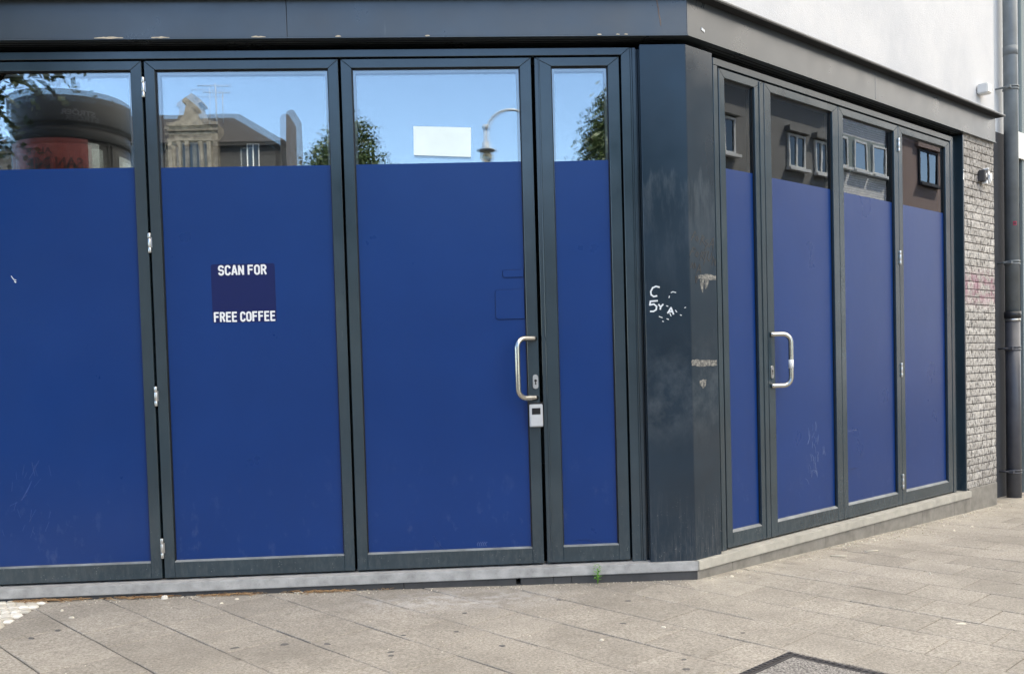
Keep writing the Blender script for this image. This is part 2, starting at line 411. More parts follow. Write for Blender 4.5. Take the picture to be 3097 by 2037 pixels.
# =================================================================== GROUND
def grid_sheet(xs, ys, fz):
    mb = MB(); g = [[mb.bm.verts.new((x, y, fz(x, y))) for y in ys] for x in xs]
    for i in range(len(xs)-1):
        for j in range(len(ys)-1): mb.face((g[i][j], g[i+1][j], g[i+1][j+1], g[i][j+1]))
    return mb
gx = [-600, -150, -60, -25, -12, -6, 0, 6, 12, 25, 60, 150, 600]; gy = [-600, -150, -60, -25, -12, -5, 0, 6, 14, 30, 60, 150, 600]
def zfar(x, y):
    return zg(max(-25, min(25, x)), min(y, 14))-.03
tag(grid_sheet(gx, gy, zfar).build("ground", m_asphalt), kind='structure')
tag(grid_sheet([-9, -5, 0, 5, 10, 16], [-5.6, -3, 0, 3, 6, 9], lambda x, y: zg(x, y)-.009).build("paving_bed", m_joint), kind='structure')
PH = R(-49.5); UD = Vector((math.cos(PH), math.sin(PH))); VD = Vector((-UD.y, UD.x))
def on_cobbles(x, y): return x < -.468
rows = []
v = .478
while v > -9: rows.append((v-.328, v)); v -= .328
v = .478; k_ = 0
while v < 9:
    h = .328 if v < 1.7 else .308
    rows.append((v, v+h)); v += h
rows.sort()
mb = MB(); base_i = min(range(len(rows)), key=lambda i: abs(rows[i][0]-.806))
MC = Vector((3.10, -1.41)); MS = .60
def clip_poly(poly, f):
    out = []
    for i in range(len(poly)):
        a, b = poly[i], poly[(i+1) % len(poly)]; fa, fb = f(a), f(b)
        if fa >= 0: out.append(a)
        if (fa >= 0) != (fb >= 0): t = fa/(fa-fb); out.append(a+(b-a)*t)
    return out
for i, (v0, v1) in enumerate(rows):
    ph = .235 if (i-base_i) % 2 == 0 else .085
    for j in range(-40, 50):
        u0 = ph+.31*j; u1 = u0+.31
        c = UD*((u0+u1)/2)+VD*((v0+v1)/2)
        if not (-1.2 < c.x < 11 and -4.2 < c.y < 7): continue
        if c.y > .35 and (Vector((c.x, c.y))-B0).dot(NB) < -.45: continue
        jt = .0018+rnd.random()*.0022; ju = .0012+rnd.random()*.0014
        q = [UD*(a)+VD*(b_) for a, b_ in ((u0+ju, v0+jt), (u1-ju, v0+jt), (u1-ju, v1-jt), (u0+ju, v1-jt))]
        q = clip_poly(q, lambda p: p.x+.466)
        if len(q) < 3: continue
        dz = rnd.uniform(-.0012, .0012); tx = rnd.uniform(-.004, .004); ty = rnd.uniform(-.004, .004)
        cc = sum(q, Vector((0, 0)))/len(q)
        def zz(p): return zg(p.x, p.y)+dz+(p.x-cc.x)*tx+(p.y-cc.y)*ty
        lo = [mb.bm.verts.new((p.x, p.y, zz(p)-.02)) for p in q]
        mi = [mb.bm.verts.new((p.x, p.y, zz(p)-.0025)) for p in q]
        inn = []
        for p in q:
            du, dv = (cc-p).dot(UD), (cc-p).dot(VD)
            inn.append(p+UD*math.copysign(min(.0020, abs(du)), du)+VD*math.copysign(min(.0030, abs(dv)), dv))
        hi = [mb.bm.verts.new((p.x, p.y, zz(p))) for p in inn]
        n = len(q); mb.face(hi)
        for a, b_ in ((lo, mi), (mi, hi)):
            for t in range(n): mb.face((a[t], a[(t+1) % n], b_[(t+1) % n], b_[t]))
tag(mb.build("pavement", m_slab), kind='structure')
# pale cobbles at the left edge
mb = MB()
y = -2.6; r_ = 0; rc = random.Random(4)
while y < .0:
    x = -.472-(r_ % 2)*.026
    while x > -2.2:
        w = rc.uniform(.042, .062); h = .046; z0 = zg(x, y)+rc.uniform(-.002, .002); x1_, x0_ = x-.002, x-w+.002; y0_, y1_ = y+.002, y+h-.002; c = .008
        base = [(x0_+c, y0_), (x1_-c, y0_), (x1_, y0_+c), (x1_, y1_-c), (x1_-c, y1_), (x0_+c, y1_), (x0_, y1_-c), (x0_, y0_+c)]
        base = [(p+rc.uniform(-.0022, .0022), q_+rc.uniform(-.0022, .0022)) for p, q_ in base]; cx_, cy_ = (x0_+x1_)/2, (y0_+y1_)/2
        rings = [[mb.bm.verts.new((cx_+(p-cx_)*f_, cy_+(q_-cy_)*f_, z0+dz)) for p, q_ in base] for f_, dz in ((1, -.02), (1, -.003), (.80, .0025), (.4, .004))]
        for a, b_ in zip(rings, rings[1:]):
            for t in range(8): mb.face((a[t], a[(t+1) % 8], b_[(t+1) % 8], b_[t]))
        mb.face(rings[-1]); x -= w
    y += .046; r_ += 1
tag(mb.build("cobbles", m_cobble), kind='structure')

# =================================================================== CORNER BUILDING
S_END = 3.87
bld = thing("corner_building", (3.07, 0, -.11), "white rendered corner shop with anthracite metal shopfront and blue filmed folding doors", "building")
def cornerA(oA):   # x of the corner for an offset oA on the A face, and its B offset
    x = 3.0675+(oA-.04)*.40
    oB = NB.x*(x-B0.x)+NB.y*(-oA-B0.y)
    return x, oB
def strip_AB(mb, oin, oA, z0, z1, x0=-13.0, s1=S_END, oBin=None):
    """band that follows both faces, from offset oin out to oA, mitred at the corner"""
    xc, oB = cornerA(oA); xi, oBi = cornerA(oin)
    if True:
        a = [FA(x0, oin, 0).xy, FA(x0, oA, 0).xy, Vector((xc, -oA)), FB(s1, oB, 0).xy, FB(s1, oBi, 0).xy, Vector((xi, -oin))]
    # split at the corner so that each half is a convex quad
    mb.footprint([tuple(a[0]), tuple(a[1]), tuple(a[2]), tuple(a[5])], z0, z1)
    mb.footprint([tuple(a[5]), tuple(a[2]), tuple(a[3]), tuple(a[4])], z0, z1)
# upper storeys
xc, oB = cornerA(.045)
e = FB(S_END, oB, 0)
mb = MB(); mb.footprint([(-13, -.045), (xc, -.045), (e.x, e.y), (e.x-NB.x*9, e.y-NB.y*9), (-13, 14)], 3.125, 15.0); mb.build("upper_wall", m_white, bld)
# fascia, in sheets with narrow butt joints
xc, oB = cornerA(.06); xi, oBi = cornerA(-.10)
mb = MB()
for (a, b_) in ((-12.0, -1.1), (-1.098, .902), (.904, None)):
    if b_ is None: mb.footprint([(a, .10), (a, -.06), (xc-.0006, -.06), (xi-.0006, .10)], 2.902, 3.106)
    else: mb.box(FA, a, b_, -.10, .06, 2.902, 3.106)
sc_ = (Vector((xc, -.06))-B0).dot(BD); si_ = (Vector((xi, .10))-B0).dot(BD)
for (a, b_) in ((None, 1.7585), (1.7605, 3.85)):
    if a is None: mb.prism(lambda s, o, z: FB(s, z, o), [(sc_+.0008, oB), (1.7585, oB), (1.7585, oBi), (si_+.0008, oBi)], 2.902, 3.106)
    else: mb.box(FB, a, b_, oBi, oB, 2.902, 3.106)
mb.bevel(.0012); fascia = mb.build("fascia", m_fascia, bld)
mb = MB(); strip_AB(mb, -.10, .067, 2.893, 2.9, s1=3.852); mb.build("fascia_lip", m_fascia, fascia)
# chipped filler along the lip and a crack by the corner
for (x0, x1) in ((-.105, .045), (.19, .285), (.715, .79), (2.575, 2.60), (2.68, 2.70), (2.725, 2.745), (1.64, 1.665), (1.16, 1.19)):
    mb = MB(); n = max(3, int((x1-x0)/.012)); top = []; bot = []
    for i in range(n+1):
        x = x0+(x1-x0)*i/n; t = math.sin(math.pi*i/n)
        top.append((x, 2.9015+t*rnd.uniform(.001, .007))); bot.append((x, 2.8985-t*rnd.uniform(0, .003)))
    mb.prism(FA, bot+top[::-1], .0595, .0695); mb.build("peeling_flake", m_flake, fascia)
mb = MB(); stroke(mb, FA, [(2.909, 3.10), (2.912, 3.07), (2.918, 3.04), (2.920, 3.01), (2.926, 2.985), (2.929, 2.95)], .005, .0595, .0612); mb.build("rust_crack", m_rust, fascia)
mb = MB(); stroke(mb, FB, [(-.225, 2.957), (-.205, 2.950)], .014, oB-.0005, oB+.003); mb.build("paint_chip", m_chalk, fascia)
# coping
mb = MB(); strip_AB(mb, -.05, .122, 3.1125, 3.124, s1=3.90)
mb.bevel(.0015); cop = mb.build("coping", m_fascia, bld)
mb = MB(); strip_AB(mb, .0585, .119, 3.1065, 3.1115, s1=3.885); mb.build("coping_shade", m_slot, cop)  # near-black strip paints in the shade under the coping
# slot and soffit over the doors, near-black colour painting in their shade
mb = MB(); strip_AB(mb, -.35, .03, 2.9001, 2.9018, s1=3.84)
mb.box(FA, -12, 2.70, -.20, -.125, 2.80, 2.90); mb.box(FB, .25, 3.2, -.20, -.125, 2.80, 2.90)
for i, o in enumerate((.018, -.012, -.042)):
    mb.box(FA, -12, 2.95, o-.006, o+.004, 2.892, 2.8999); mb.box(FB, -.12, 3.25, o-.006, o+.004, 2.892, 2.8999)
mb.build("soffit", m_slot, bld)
# column cladding
mb = MB(); C0 = Vector((3.0675, -.04)); sC = (C0-B0).dot(BD); oC = (C0-B0).dot(NB)
mb.prism(lambda s, o, z: Vector((s, z, o)), [(2.812, -.04), (3.0672, -.04), (3.09, .02), (3.0, .12), (2.812, .12)], -.012, 2.855)
mb.prism(lambda s, o, z: FB(s, z, o), [(sC+.0006, oC), (-.108, oC), (-.108, -.10), (-.20, -.10), (sC+.03, -.03)], -.012, 2.855)
mb.bevel(.002); colm = mb.build("column_cladding", m_clad, bld)
GA= [[(2.893, 1.523), (2.875, 1.528), (2.856, 1.52), (2.845, 1.5), (2.847, 1.482), (2.861, 1.472), (2.878, 1.475)], [(2.881, 1.448), (2.842, 1.446), (2.838, 1.426), (2.861, 1.43), (2.876, 1.417), (2.873, 1.399), (2.858, 1.39), (2.841, 1.39)], [(2.888, 1.427), (2.899, 1.413), (2.912, 1.427)], [(2.899, 1.413), (2.896, 1.401)], [(2.938, 1.379), (2.957, 1.408), (2.97, 1.372)], [(2.943, 1.387), (2.965, 1.386)], [(2.889, 1.361), (2.906, 1.354)], [(2.932, 1.347), (2.942, 1.343)], [(2.981, 1.393), (2.989, 1.383)], [(3.033, 1.405), (3.04, 1.408)], [(3.008, 1.366), (3.015, 1.364)], [(2.959, 1.491), (2.969, 1.496), (2.986, 1.491)], [(2.947, 1.463), (2.949, 1.473)], [(2.931, 1.419), (2.94, 1.416)], [(2.907, 1.334), (2.913, 1.332)], [(2.949, 1.378), (2.956, 1.362)]]
GB= [[(-0.334, 1.779), (-0.299, 1.831), (-0.29, 1.819)], [(-0.327, 1.8), (-0.304, 1.803)], [(-0.279, 1.807), (-0.294, 1.79), (-0.28, 1.778), (-0.267, 1.792), (-0.279, 1.807)], [(-0.254, 1.759), (-0.232, 1.815), (-0.212, 1.804), (-0.239, 1.79), (-0.193, 1.751)], [(-0.178, 1.794), (-0.206, 1.784), (-0.178, 1.769), (-0.214, 1.737)], [(-0.172, 1.752), (-0.129, 1.806), (-0.134, 1.738)], [(-0.158, 1.766), (-0.127, 1.771)], [(-0.35, 1.696), (-0.315, 1.743), (-0.295, 1.732)], [(-0.339, 1.717), (-0.309, 1.72)], [(-0.282, 1.72), (-0.299, 1.699), (-0.283, 1.691), (-0.267, 1.709), (-0.282, 1.72)], [(-0.257, 1.672), (-0.242, 1.723), (-0.218, 1.712), (-0.24, 1.698), (-0.209, 1.667)], [(-0.235, 1.719), (-0.18, 1.727)], [(-0.198, 1.724), (-0.224, 1.653)], [(-0.173, 1.727), (-0.191, 1.689), (-0.175, 1.673), (-0.153, 1.699), (-0.145, 1.725)], [(-0.145, 1.653), (-0.135, 1.7), (-0.117, 1.651), (-0.112, 1.689)], [(-0.346, 1.626), (-0.327, 1.656), (-0.319, 1.624), (-0.305, 1.657), (-0.299, 1.629)], [(-0.293, 1.6), (-0.26, 1.651), (-0.253, 1.602)], [(-0.283, 1.617), (-0.255, 1.621)], [(-0.301, 1.583), (-0.299, 1.546), (-0.281, 1.572), (-0.301, 1.583)]]
PB= [[(-0.28, 1.588), (-0.184, 1.601), (-0.112, 1.592), (-0.114, 1.572), (-0.22, 1.564), (-0.277, 1.57)], [(-0.263, 1.566), (-0.225, 1.568), (-0.232, 1.516), (-0.236, 1.489), (-0.251, 1.515)], [(-0.216, 1.568), (-0.178, 1.57), (-0.191, 1.534), (-0.21, 1.515), (-0.221, 1.541)], [(-0.354, 1.112), (-0.303, 1.116), (-0.194, 1.111), (-0.12, 1.109), (-0.118, 1.079), (-0.25, 1.077), (-0.351, 1.082)], [(-0.28, 0.999), (-0.222, 1.003), (-0.226, 0.968), (-0.247, 0.951), (-0.283, 0.974)]]
mb = MB()
for i, l in enumerate(GA): stroke(mb, FA, l, .0085 if i < 6 else .0045, .0395, .0406+.00003*i)
tag(mb.build("marker_graffiti", m_chalk, colm), label="white marker letters half rubbed off")
mb = MB()
for i, l in enumerate(GB): stroke(mb, FB, l, .0060, oC-.0005, oC+.0005+.00003*i)
tag(mb.build("marker_graffiti", m_pencil, colm), label="thin black marker scrawl")
for p in PB:
    q = []
    for i in range(len(p)):
        a, b_ = Vector(p[i]), Vector(p[(i+1) % len(p)])
        for t in (0, .25, .5, .75): q.append(tuple(a+(b_-a)*t+Vector((rnd.uniform(-.002, .002), rnd.uniform(-.003, .003)))))
    mb = MB(); mb.prism(FB, q, oC-.0005, oC+.0007); mb.build("sticker_residue", m_residue, colm)
# sill (A and B in their own stone) and plinth
xs, oBs = cornerA(.065); xi, oBi = cornerA(-.12); ss = (Vector((xs, -.065))-B0).dot(BD); si = (Vector((xi, .12))-B0).dot(BD)
ZT, ZB = -.012, -.066
mb = MB(); mb.footprint([(-6, .12), (-6, -.065), (xs-.0008, -.065), (xi-.0008, .12)], ZB, ZT); mb.bevel(.004, 2); mb.build("sill", m_sill, bld)
mb = MB(); cuts = [None, .35, 1.42, 2.36, 3.285]
mb.prism(lambda s, o, z: FB(s, z, o), [(ss+.0008, oBs), (3.285, oBs), (3.285, oBi), (si+.0008, oBi)], ZB, ZT); mb.bevel(.004, 2); mb.build("sill", m_sill_b, bld)
xp, oBp = cornerA(.052); sp = (Vector((xp, -.052))-B0).dot(BD)
mb = MB(); cut = [-6, -.95, -.02, .62, 1.43, 2.052, 2.075, 2.26, 2.36, xp-.001]
for a, b_ in zip(cut, cut[1:]):
    if abs(a-2.052) < 1e-4: continue
    mb.box(FA, a+.001, b_-.001, -.10, .052, -.24, ZB-.0015)
mb.bevel(.0015); mb.build("plinth", m_plinth, bld)
mb = MB(); cut = [sp+.001, -.02, .27, 1.02, 1.68, 2.42, 2.98, 3.30]
for a, b_ in zip(cut, cut[1:]): mb.box(FB, a+.001, b_-.001, -.10, oBp, -.32, ZB-.0015)
mb.bevel(.0015); mb.build("plinth", m_plinth_b, bld)
mb = MB(); mb.box(FA, -6, 2.7, -.12, -.10, -.3, ZB-.003); mb.build("foundation", m_slot, bld)

# brick pier at the far end
mb = MB(); rb = random.Random(3)
P0, P1, OF = 3.262, S_END, .030
z = .0035; rown = 0
while z < 2.89:
    h = .0562; s = P0
    off = [.0, .12, .06, .17][rown % 4]; first = True
    while s < P1-.005:
        w = rb.choice((.19, .22, .27, .15)); 
        if first: w = max(.06, off if off else w); first = False
        e_ = min(P1, s+w)
        if P1-e_ < .05: e_ = P1
        a, b_ = s+.0028, e_-.0028
        nu = max(3, int((b_-a)/.022)); nv = 3
        g = [[None]*(nv+1) for _ in range(nu+1)]
        for i in range(nu+1):
            for j in range(nv+1):
                edge = (i in (0, nu)) or (j in (0, nv))
                o = OF+(rb.uniform(-.002, .002) if edge else rb.uniform(-.001, .005))
                ss_ = a+(b_-a)*i/nu+(0 if i in (0,) else rb.uniform(-.003, .003)); zz_ = z+h*j/nv+rb.uniform(-.0015, .0015)
                g[i][j] = mb.bm.verts.new(FB(ss_, o, zz_))
        for i in range(nu):
            for j in range(nv): mb.face((g[i][j], g[i+1][j], g[i+1][j+1], g[i][j+1]))
        ring = [g[i][0] for i in range(nu+1)]+[g[nu][j] for j in range(1, nv+1)]+[g[i][nv] for i in range(nu-1, -1, -1)]+[g[0][j] for j in range(nv-1, 0, -1)]
        bk = []
        for vtx in ring:
            p = vtx.co.copy(); dd = (p.xy-B0).dot(NB); bk.append(mb.bm.verts.new((p.x-NB.x*(dd-.005), p.y-NB.y*(dd-.005), p.z)))
        for i in range(len(ring)): mb.face((ring[i], bk[i], bk[(i+1) % len(ring)], ring[(i+1) % len(ring)]))
        s = e_
    z += .0632; rown += 1
mb.build("brick_cladding", m_splitbrick, bld)
mb = MB(); mb.box(FB, P0-.004, S_END-.003, -.6, .021, -.0, 2.905); mb.build("pier", m_mortar, bld)
mb = MB(); mb.box(FB, 3.3025, S_END+.002, -.5, .034, -.34, -.001); mb.bevel(.003); mb.build("pier_base", m_plinth_b, bld)
mb = MB(); mb.box(FB, 3.236, 3.2575, -.10, .037, -.010, 2.88); mb.box(FB, 3.166, 3.2355, -.10, -.030, -.010, 2.88); mb.bevel(.0015); mb.build("reveal_trim", m_frame, bld)
# dark room behind the glass
mb = MB(); xr, _ = cornerA(-1.8)
mb.footprint([(-12, 6), (-12, 6.2), (5.2, 6.2), (5.2, 6)], -.2, 3.1)
mb.footprint([(-12, .1), (-12.2, .1), (-12.2, 6.2), (-12, 6.2)], -.2, 3.1)
mb.footprint([(-12, .12), (3.0, .12), (5.7, 2.2), (5.2, 6.2), (-12, 6.2)], -.10, -.07)
mb.footprint([(-12, .14), (3.0, .14), (5.7, 2.2), (5.2, 6.2), (-12, 6.2)], 2.93, 3.08)
mb.prism(FB, [(3.60, -.1), (3.62, -.1), (3.62, 3.05), (3.60, 3.05)], -6, -.3)
mb.build("interior_wall", m_interior, bld)

# ------------------------------------------------ outer frames
mb = MB()
ZH0, ZH1 = 2.813, 2.853
mb.prism(FA, [(-1.02, ZH0), (2.716, ZH0), (2.766, ZH1), (-1.02, ZH1)], -.08, 0)
mb.prism(FA, [(2.716, -.010), (2.766, -.010), (2.766, ZH1-.0005), (2.716, ZH0-.0005)], -.08, 0)
mb.box(FA, -1.02, -.945, -.08, 0, -.01, ZH0-.001)
mb.bevel(.0018); mb.build("door_frame", m_frame, bld)
mb = MB()
mb.box(FA, 2.767, 2.778, -.08, -.006, -.011, 2.852); mb.box(FA, 2.7785, 2.797, -.08, -.002, -.011, 2.852); mb.box(FA, 2.798, 2.8115, -.08, -.03, -.011, 2.852)
mb.bevel(.0015); mb.build("frame_trim", m_frame, bld)
mb = MB(); mb.box(FA, -1.0205, -6, -.15, -.02, -.011, 2.89); mb.build("side_panel", m_frame, bld)
mb = MB()
mb.prism(FB, [(-.052, ZH0), (3.088, ZH0), (3.138, ZH1), (-.052, ZH1)], -.08, 0)
mb.prism(FB, [(3.088, -.010), (3.138, -.010), (3.138, ZH1-.0005), (3.088, ZH0-.0005)], -.08, 0)
mb.box(FB, -.052, -.010, -.08, 0, -.010, ZH0-.001)
mb.bevel(.0018); mb.build("door_frame", m_frame, bld)
mb = MB(); mb.box(FB, -.072, -.0525, -.08, -.004, -.011, 2.852); mb.box(FB, -.090, -.0725, -.08, .006, -.011, 2.852); mb.box(FB, -.1075, -.0905, -.08, -.012, -.011, 2.852)
mb.bevel(.0015); mb.build("frame_trim", m_frame, bld)
mb = MB(); mb.box(FB, 3.139, 3.165, -.08, -.010, -.010, 2.852); mb.bevel(.0015); mb.build("frame_trim", m_frame, bld)

# ------------------------------------------------ door leaves
GZ0, GZ1, ZL, ZF = .087, 2.754, 2.802, 2.238
OG = -.020
def hinge(F, leaf, s, z0, z1):
    mb = MB(); L = z1-z0
    for (a, b_, r) in ((0, .268, .0088), (.278, .718, .0086), (.728, 1, .0088)):
        c = F(s, .004, 0); mb.tube([(c.x, c.y, z0+L*a), (c.x, c.y, z0+L*(a+.02)), (c.x, c.y, z0+L*(b_-.02)), (c.x, c.y, z0+L*b_)], [r*.9, r, r, r*.9], 14)
    mb.box(F, s+.0085, s+.0135, -.004, .007, z0+L*.27, z0+L*.78)
    mb.build("hinge", m_alu, leaf)
def leaf(F, s0, s1, gl_, gr_, tilt=(0, 0), groove=None):
    mb = MB()
    mb.prism(F, [(s0, 0), (gl_, 0), (gl_, GZ1), (s0, ZL)], -.065, 0)
    mb.prism(F, [(s0, ZL), (gl_, GZ1), (gr_, GZ1), (s1, ZL)], -.065, 0)
    mb.prism(F, [(gr_, 0), (s1, 0), (s1, ZL), (gr_, GZ1)], -.065, 0)
    mb.prism(F, [(gl_, .0), (gr_, .0), (gr_, GZ0), (gl_, GZ0)], -.065, 0)
    if groove: mb.box(F, groove[0], groove[1], 0, .005, .004, ZL-.004)
    mb.bevel(.0022)
    g = .005; mb.mi = 1
    mb.box(F, gl_, gl_+g, OG-.004, OG+.005, GZ0, GZ1); mb.box(F, gr_-g, gr_, OG-.004, OG+.005, GZ0, GZ1)
    mb.box(F, gl_+g, gr_-g, OG-.004, OG+.005, GZ1-g, GZ1)
    mb.mi = 0
    lf = mb.build("door_leaf", [m_frame, m_gasket], bld)
    mb = MB(); hb = .007 if F is FA else .013
    prof = [(-.0005, GZ0-.004), (-.0005, GZ0+.0005), (OG+.0012, GZ0+hb), (OG+.0012, GZ0-.004)]
    mb.prism(lambda o, s, z: F(s, o, z), prof, gl_+.0012, gr_-.0012); mb.build("glazing_bead", m_ledge, lf)
    # glazing: outer and inner pane (the inner one never sits perfectly parallel), aluminium spacer between
    mb = MB(); mb.box(F, gl_, gr_, OG-.007, OG-.001, GZ0, GZ1); mb.build("glass_pane", m_glass, lf)
    cs, cz = (gl_+gr_)/2, (GZ0+GZ1)/2
    def FT(s, o, z): return F(s, o+(s-cs)*tilt[0]+(z-2.5)*tilt[1], z)
    mb = MB(); mb.box(FT, gl_+.001, gr_-.001, OG-.034, OG-.028, GZ0+.001, GZ1-.001); mb.build("glass_pane", m_glass, lf)
    mb = MB(); w = .012; wr = .012 if F is FA else .030; a0, a1, b0, b1 = gl_+.006, gr_-.006, GZ0+.004, GZ1-.007; o0, o1 = OG-.022, OG-.0078
    mb.box(F, a0, a0+w, o0, o1, b0, b1); mb.box(F, a1-wr, a1, o0, o1, b0, b1); mb.box(F, a0+w, a1-wr, o0, o1, b1-w, b1)
    mb.build("spacer_bar", m_spacer, lf)
    # vinyl film stuck on the outside, its edges trimmed by hand
    q = [(gl_+.006, GZ0+.001), (gr_-.006, GZ0+.001), (gr_-.0055, ZF+rnd.uniform(-.003, .003)), (gl_+.0065, ZF+rnd.uniform(-.003, .003))]
    mb = MB(); mb.prism(F, q, OG-.0008, OG+.0006); mb.build("blue_film", m_film, lf)
    return lf
A1 = leaf(FA, -.930, .110, -.872, .052, (.0012, -.0042))
A2 = leaf(FA, .124, 1.160, .180, 1.104, (-.0036, -.0022))
A3 = leaf(FA, 1.174, 2.2145, 1.232, 2.152, (.0028, .0006))
A4 = leaf(FA, 2.2335, 2.7035, 2.326, 2.641, (.0016, .0012), (2.254, 2.262))
B1 = leaf(FB, 0.0, .457, .055, .360, (.001, .0008), (.405, .412))
B2 = leaf(FB, .4625, 1.343, .534, 1.268, (-.0012, .0006))
B3 = leaf(FB, 1.347, 2.202, 1.409, 2.138, (.0014, -.0012))
B4 = leaf(FB, 2.206, 3.076, 2.268, 2.998, (-.0010, .0010))
for z0, z1 in ((2.607, 2.714), (1.775, 1.880), (.944, 1.050), (.110, .219)): hinge(FA, A2, .1175, z0, z1)
for z0, z1 in ((2.611, 2.711), (1.784, 1.885), (.951, 1.055), (.115, .226)): hinge(FB, B4, 2.204, z0, z1)

def handle(F, lf, smount, sbar, z0, z1, obar, tape=False):
    r = .0148; rb_ = .052
    pts = []
    def P(t, z): # t 0 at the mount .. 1 at the bar
        return F(smount+(sbar-smount)*t, obar*t, z)
    L = math.hypot(sbar-smount, obar); tb = 1-rb_/L
    pts.append(P(-.02, z1)); pts.append(P(.1, z1)); pts.append(P(tb, z1))
    for i in range(1, 8):
        a = i/8*math.pi/2; pts.append(P(tb+(1-tb)*math.sin(a), z1-rb_*(1-math.cos(a))))
    pts.append(P(1, z1-rb_)); pts.append(P(1, (z0+z1)/2)); pts.append(P(1, z0+rb_))
    for i in range(1, 8):
        a = i/8*math.pi/2; pts.append(P(tb+(1-tb)*math.cos(a), z0+rb_*(1-math.sin(a))))
    pts.append(P(tb, z0)); pts.append(P(.1, z0)); pts.append(P(-.02, z0))
    mb = MB(); mb.tube(pts, r, 20); h = mb.build("pull_handle", m_steel, lf)
    if tape:
        c = P(1, 0); mb = MB(); mb.tube([(c.x, c.y, 1.046), (c.x, c.y, 1.075), (c.x, c.y, 1.102)], r+.0008, 20, True); mb.build("paper_label", m_paper, lf)
    return h
handle(FA, A3, 2.196, 2.0905, .929, 1.258, .070)
handle(FB, B2, .486, .590, .942, 1.261, .076, True)
def lockplate(F, lf, s, z):
    def oval(w, h, n=10):
        q = []
        for i in range(n+1): a = math.pi*i/n; q.append((s+w*math.cos(a), z+h-w+w*math.sin(a)))
        for i in range(n+1): a = math.pi+math.pi*i/n; q.append((s+w*math.cos(a), z-h+w+w*math.sin(a)))
        return q
    mb = MB(); mb.prism(F, oval(.0155, .040), -.001, .0065); mb.bevel(.002, 2); mb.build("lock_plate", m_alu, lf)
    mb = MB(); q = []
    for i in range(13): a = -1.2+i*(math.pi+2.4)/12; q.append((s+.0072*math.cos(a), z+.006+.0072*math.sin(a)))
    q += [(s-.004, z-.016), (s+.004, z-.016)]
    mb.prism(F, q, .004, .0072); mb.build("keyhole", m_black, lf)
lockplate(FA, A3, 2.1925, 1.018); lockplate(FB, B2, .4945, 1.028)
# bubble left where an old label was filmed over
def film_bump(F, lf, s0, s1, z0, z1, r=.018):
    mb = MB(); q = [(s1, z0), (s1, z1)]
    for i in range(6): a = math.pi/2+i*math.pi/10; q.append((s0+r+r*math.cos(a), z1-r+r*math.sin(a)))
    for i in range(6): a = math.pi+i*math.pi/10; q.append((s0+r+r*math.cos(a), z0+r+r*math.sin(a)))
    mb.prism(F, q, OG, OG+.0055); mb.bevel(.0042, 3); mb.build("film_blister", m_film, lf)
film_bump(FA, A3, 1.981, 2.1455, 1.368, 1.535); film_bump(FA, A3, 2.026, 2.1455, 1.60, 1.644, .012)
film_bump(FB, B3, 1.418, 1.56, .33, .60, .01)
mb = MB(); stroke(mb, FA, [(2.39, .118), (2.45, .128), (2.50, .115), (2.56, .098)], .005, OG, OG+.002); stroke(mb, FA, [(2.42, .12), (2.47, .116), (2.53, .098)], .004, OG, OG+.0024); mb.build("film_crease", m_film, A4)
mb = MB(); stroke(mb, FA, [(1.60, .17), (1.63, .12), (1.66, .096)], .004, OG, OG+.002); mb.build("film_crease", m_film, A3)
for (dx, dz) in ((0, 0),):
    mb = MB()
    for i in range(5): stroke(mb, FA, [(1.845+.012*i, .105), (1.842+.011*i, .118), (1.85+.012*i, .128)], .003, OG, OG+.0008+.0001*i)
    mb.build("scuff_mark", simple("scuff", (.07, .11, .27), .6), A3)
mb = MB(); stroke(mb, FA, [(-.628, 1.668), (-.617, 1.650), (-.604, 1.646)], .004, OG+.0003, OG+.0010); stroke(mb, FA, [(-.612, 1.640), (-.606, 1.634)], .006, OG+.0003, OG+.0011); mb.build("scuff_mark", m_chalk, A1)

rr = random.Random(8); mb = MB(); m_scuff = simple("film_scuff", (.13, .18, .33), .5)
for i in range(34):
    s_ = rr.gauss(1.02, .055); z_ = .44+rr.uniform(-.16, .20); a = rr.gauss(1.45, .35); L_ = rr.uniform(.02, .07)
    stroke(mb, FB, [(s_, z_), (s_+.5*L_*math.cos(a), z_+.5*L_*math.sin(a)+.002), (s_+L_*math.cos(a+.2), z_+L_*math.sin(a+.2))], rr.uniform(.0012, .0038), OG+.0003, OG+.0009+i*1.2e-5)
mb.build("scuff_mark", m_scuff, B2)
mb = MB()
for i in range(26):
    s_ = rr.gauss(-.62, .07); z_ = .42+rr.uniform(-.20, .22); a = rr.gauss(1.5, .4); L_ = rr.uniform(.02, .08)
    stroke(mb, FA, [(s_, z_), (s_+L_*math.cos(a), z_+L_*math.sin(a))], rr.uniform(.0012, .0034), OG+.0003, OG+.0009+i*1.2e-5)
mb.build("scuff_mark", simple("film_scuff_faint", (.022, .055, .20), .5), A1)

# =================================================================== THINGS ON THE SHOPFRONT
# sticker with its lettering (the code square itself is left out)
st = thing("sticker", FA(.604, -OG, 1.55), "square navy sticker lettered SCAN FOR above and FREE COFFEE below on blue door film", "sticker")
WL[st.name] = Vector(st.location)
mb = MB(); q = []; s0, s1, z0, z1, r = .432, .777, 1.389, 1.708, .012
for cx_, cz_, a0 in ((s1-r, z0+r, -90), (s1-r, z1-r, 0), (s0+r, z1-r, 90), (s0+r, z0+r, 180)):
    for i in range(5): a = R(a0+i*22.5); q.append((cx_+r*math.cos(a), cz_+r*math.sin(a)))
mb.prism(FA, q, OG+.0004, OG+.0012); mb.build("backing", m_sticker, st)
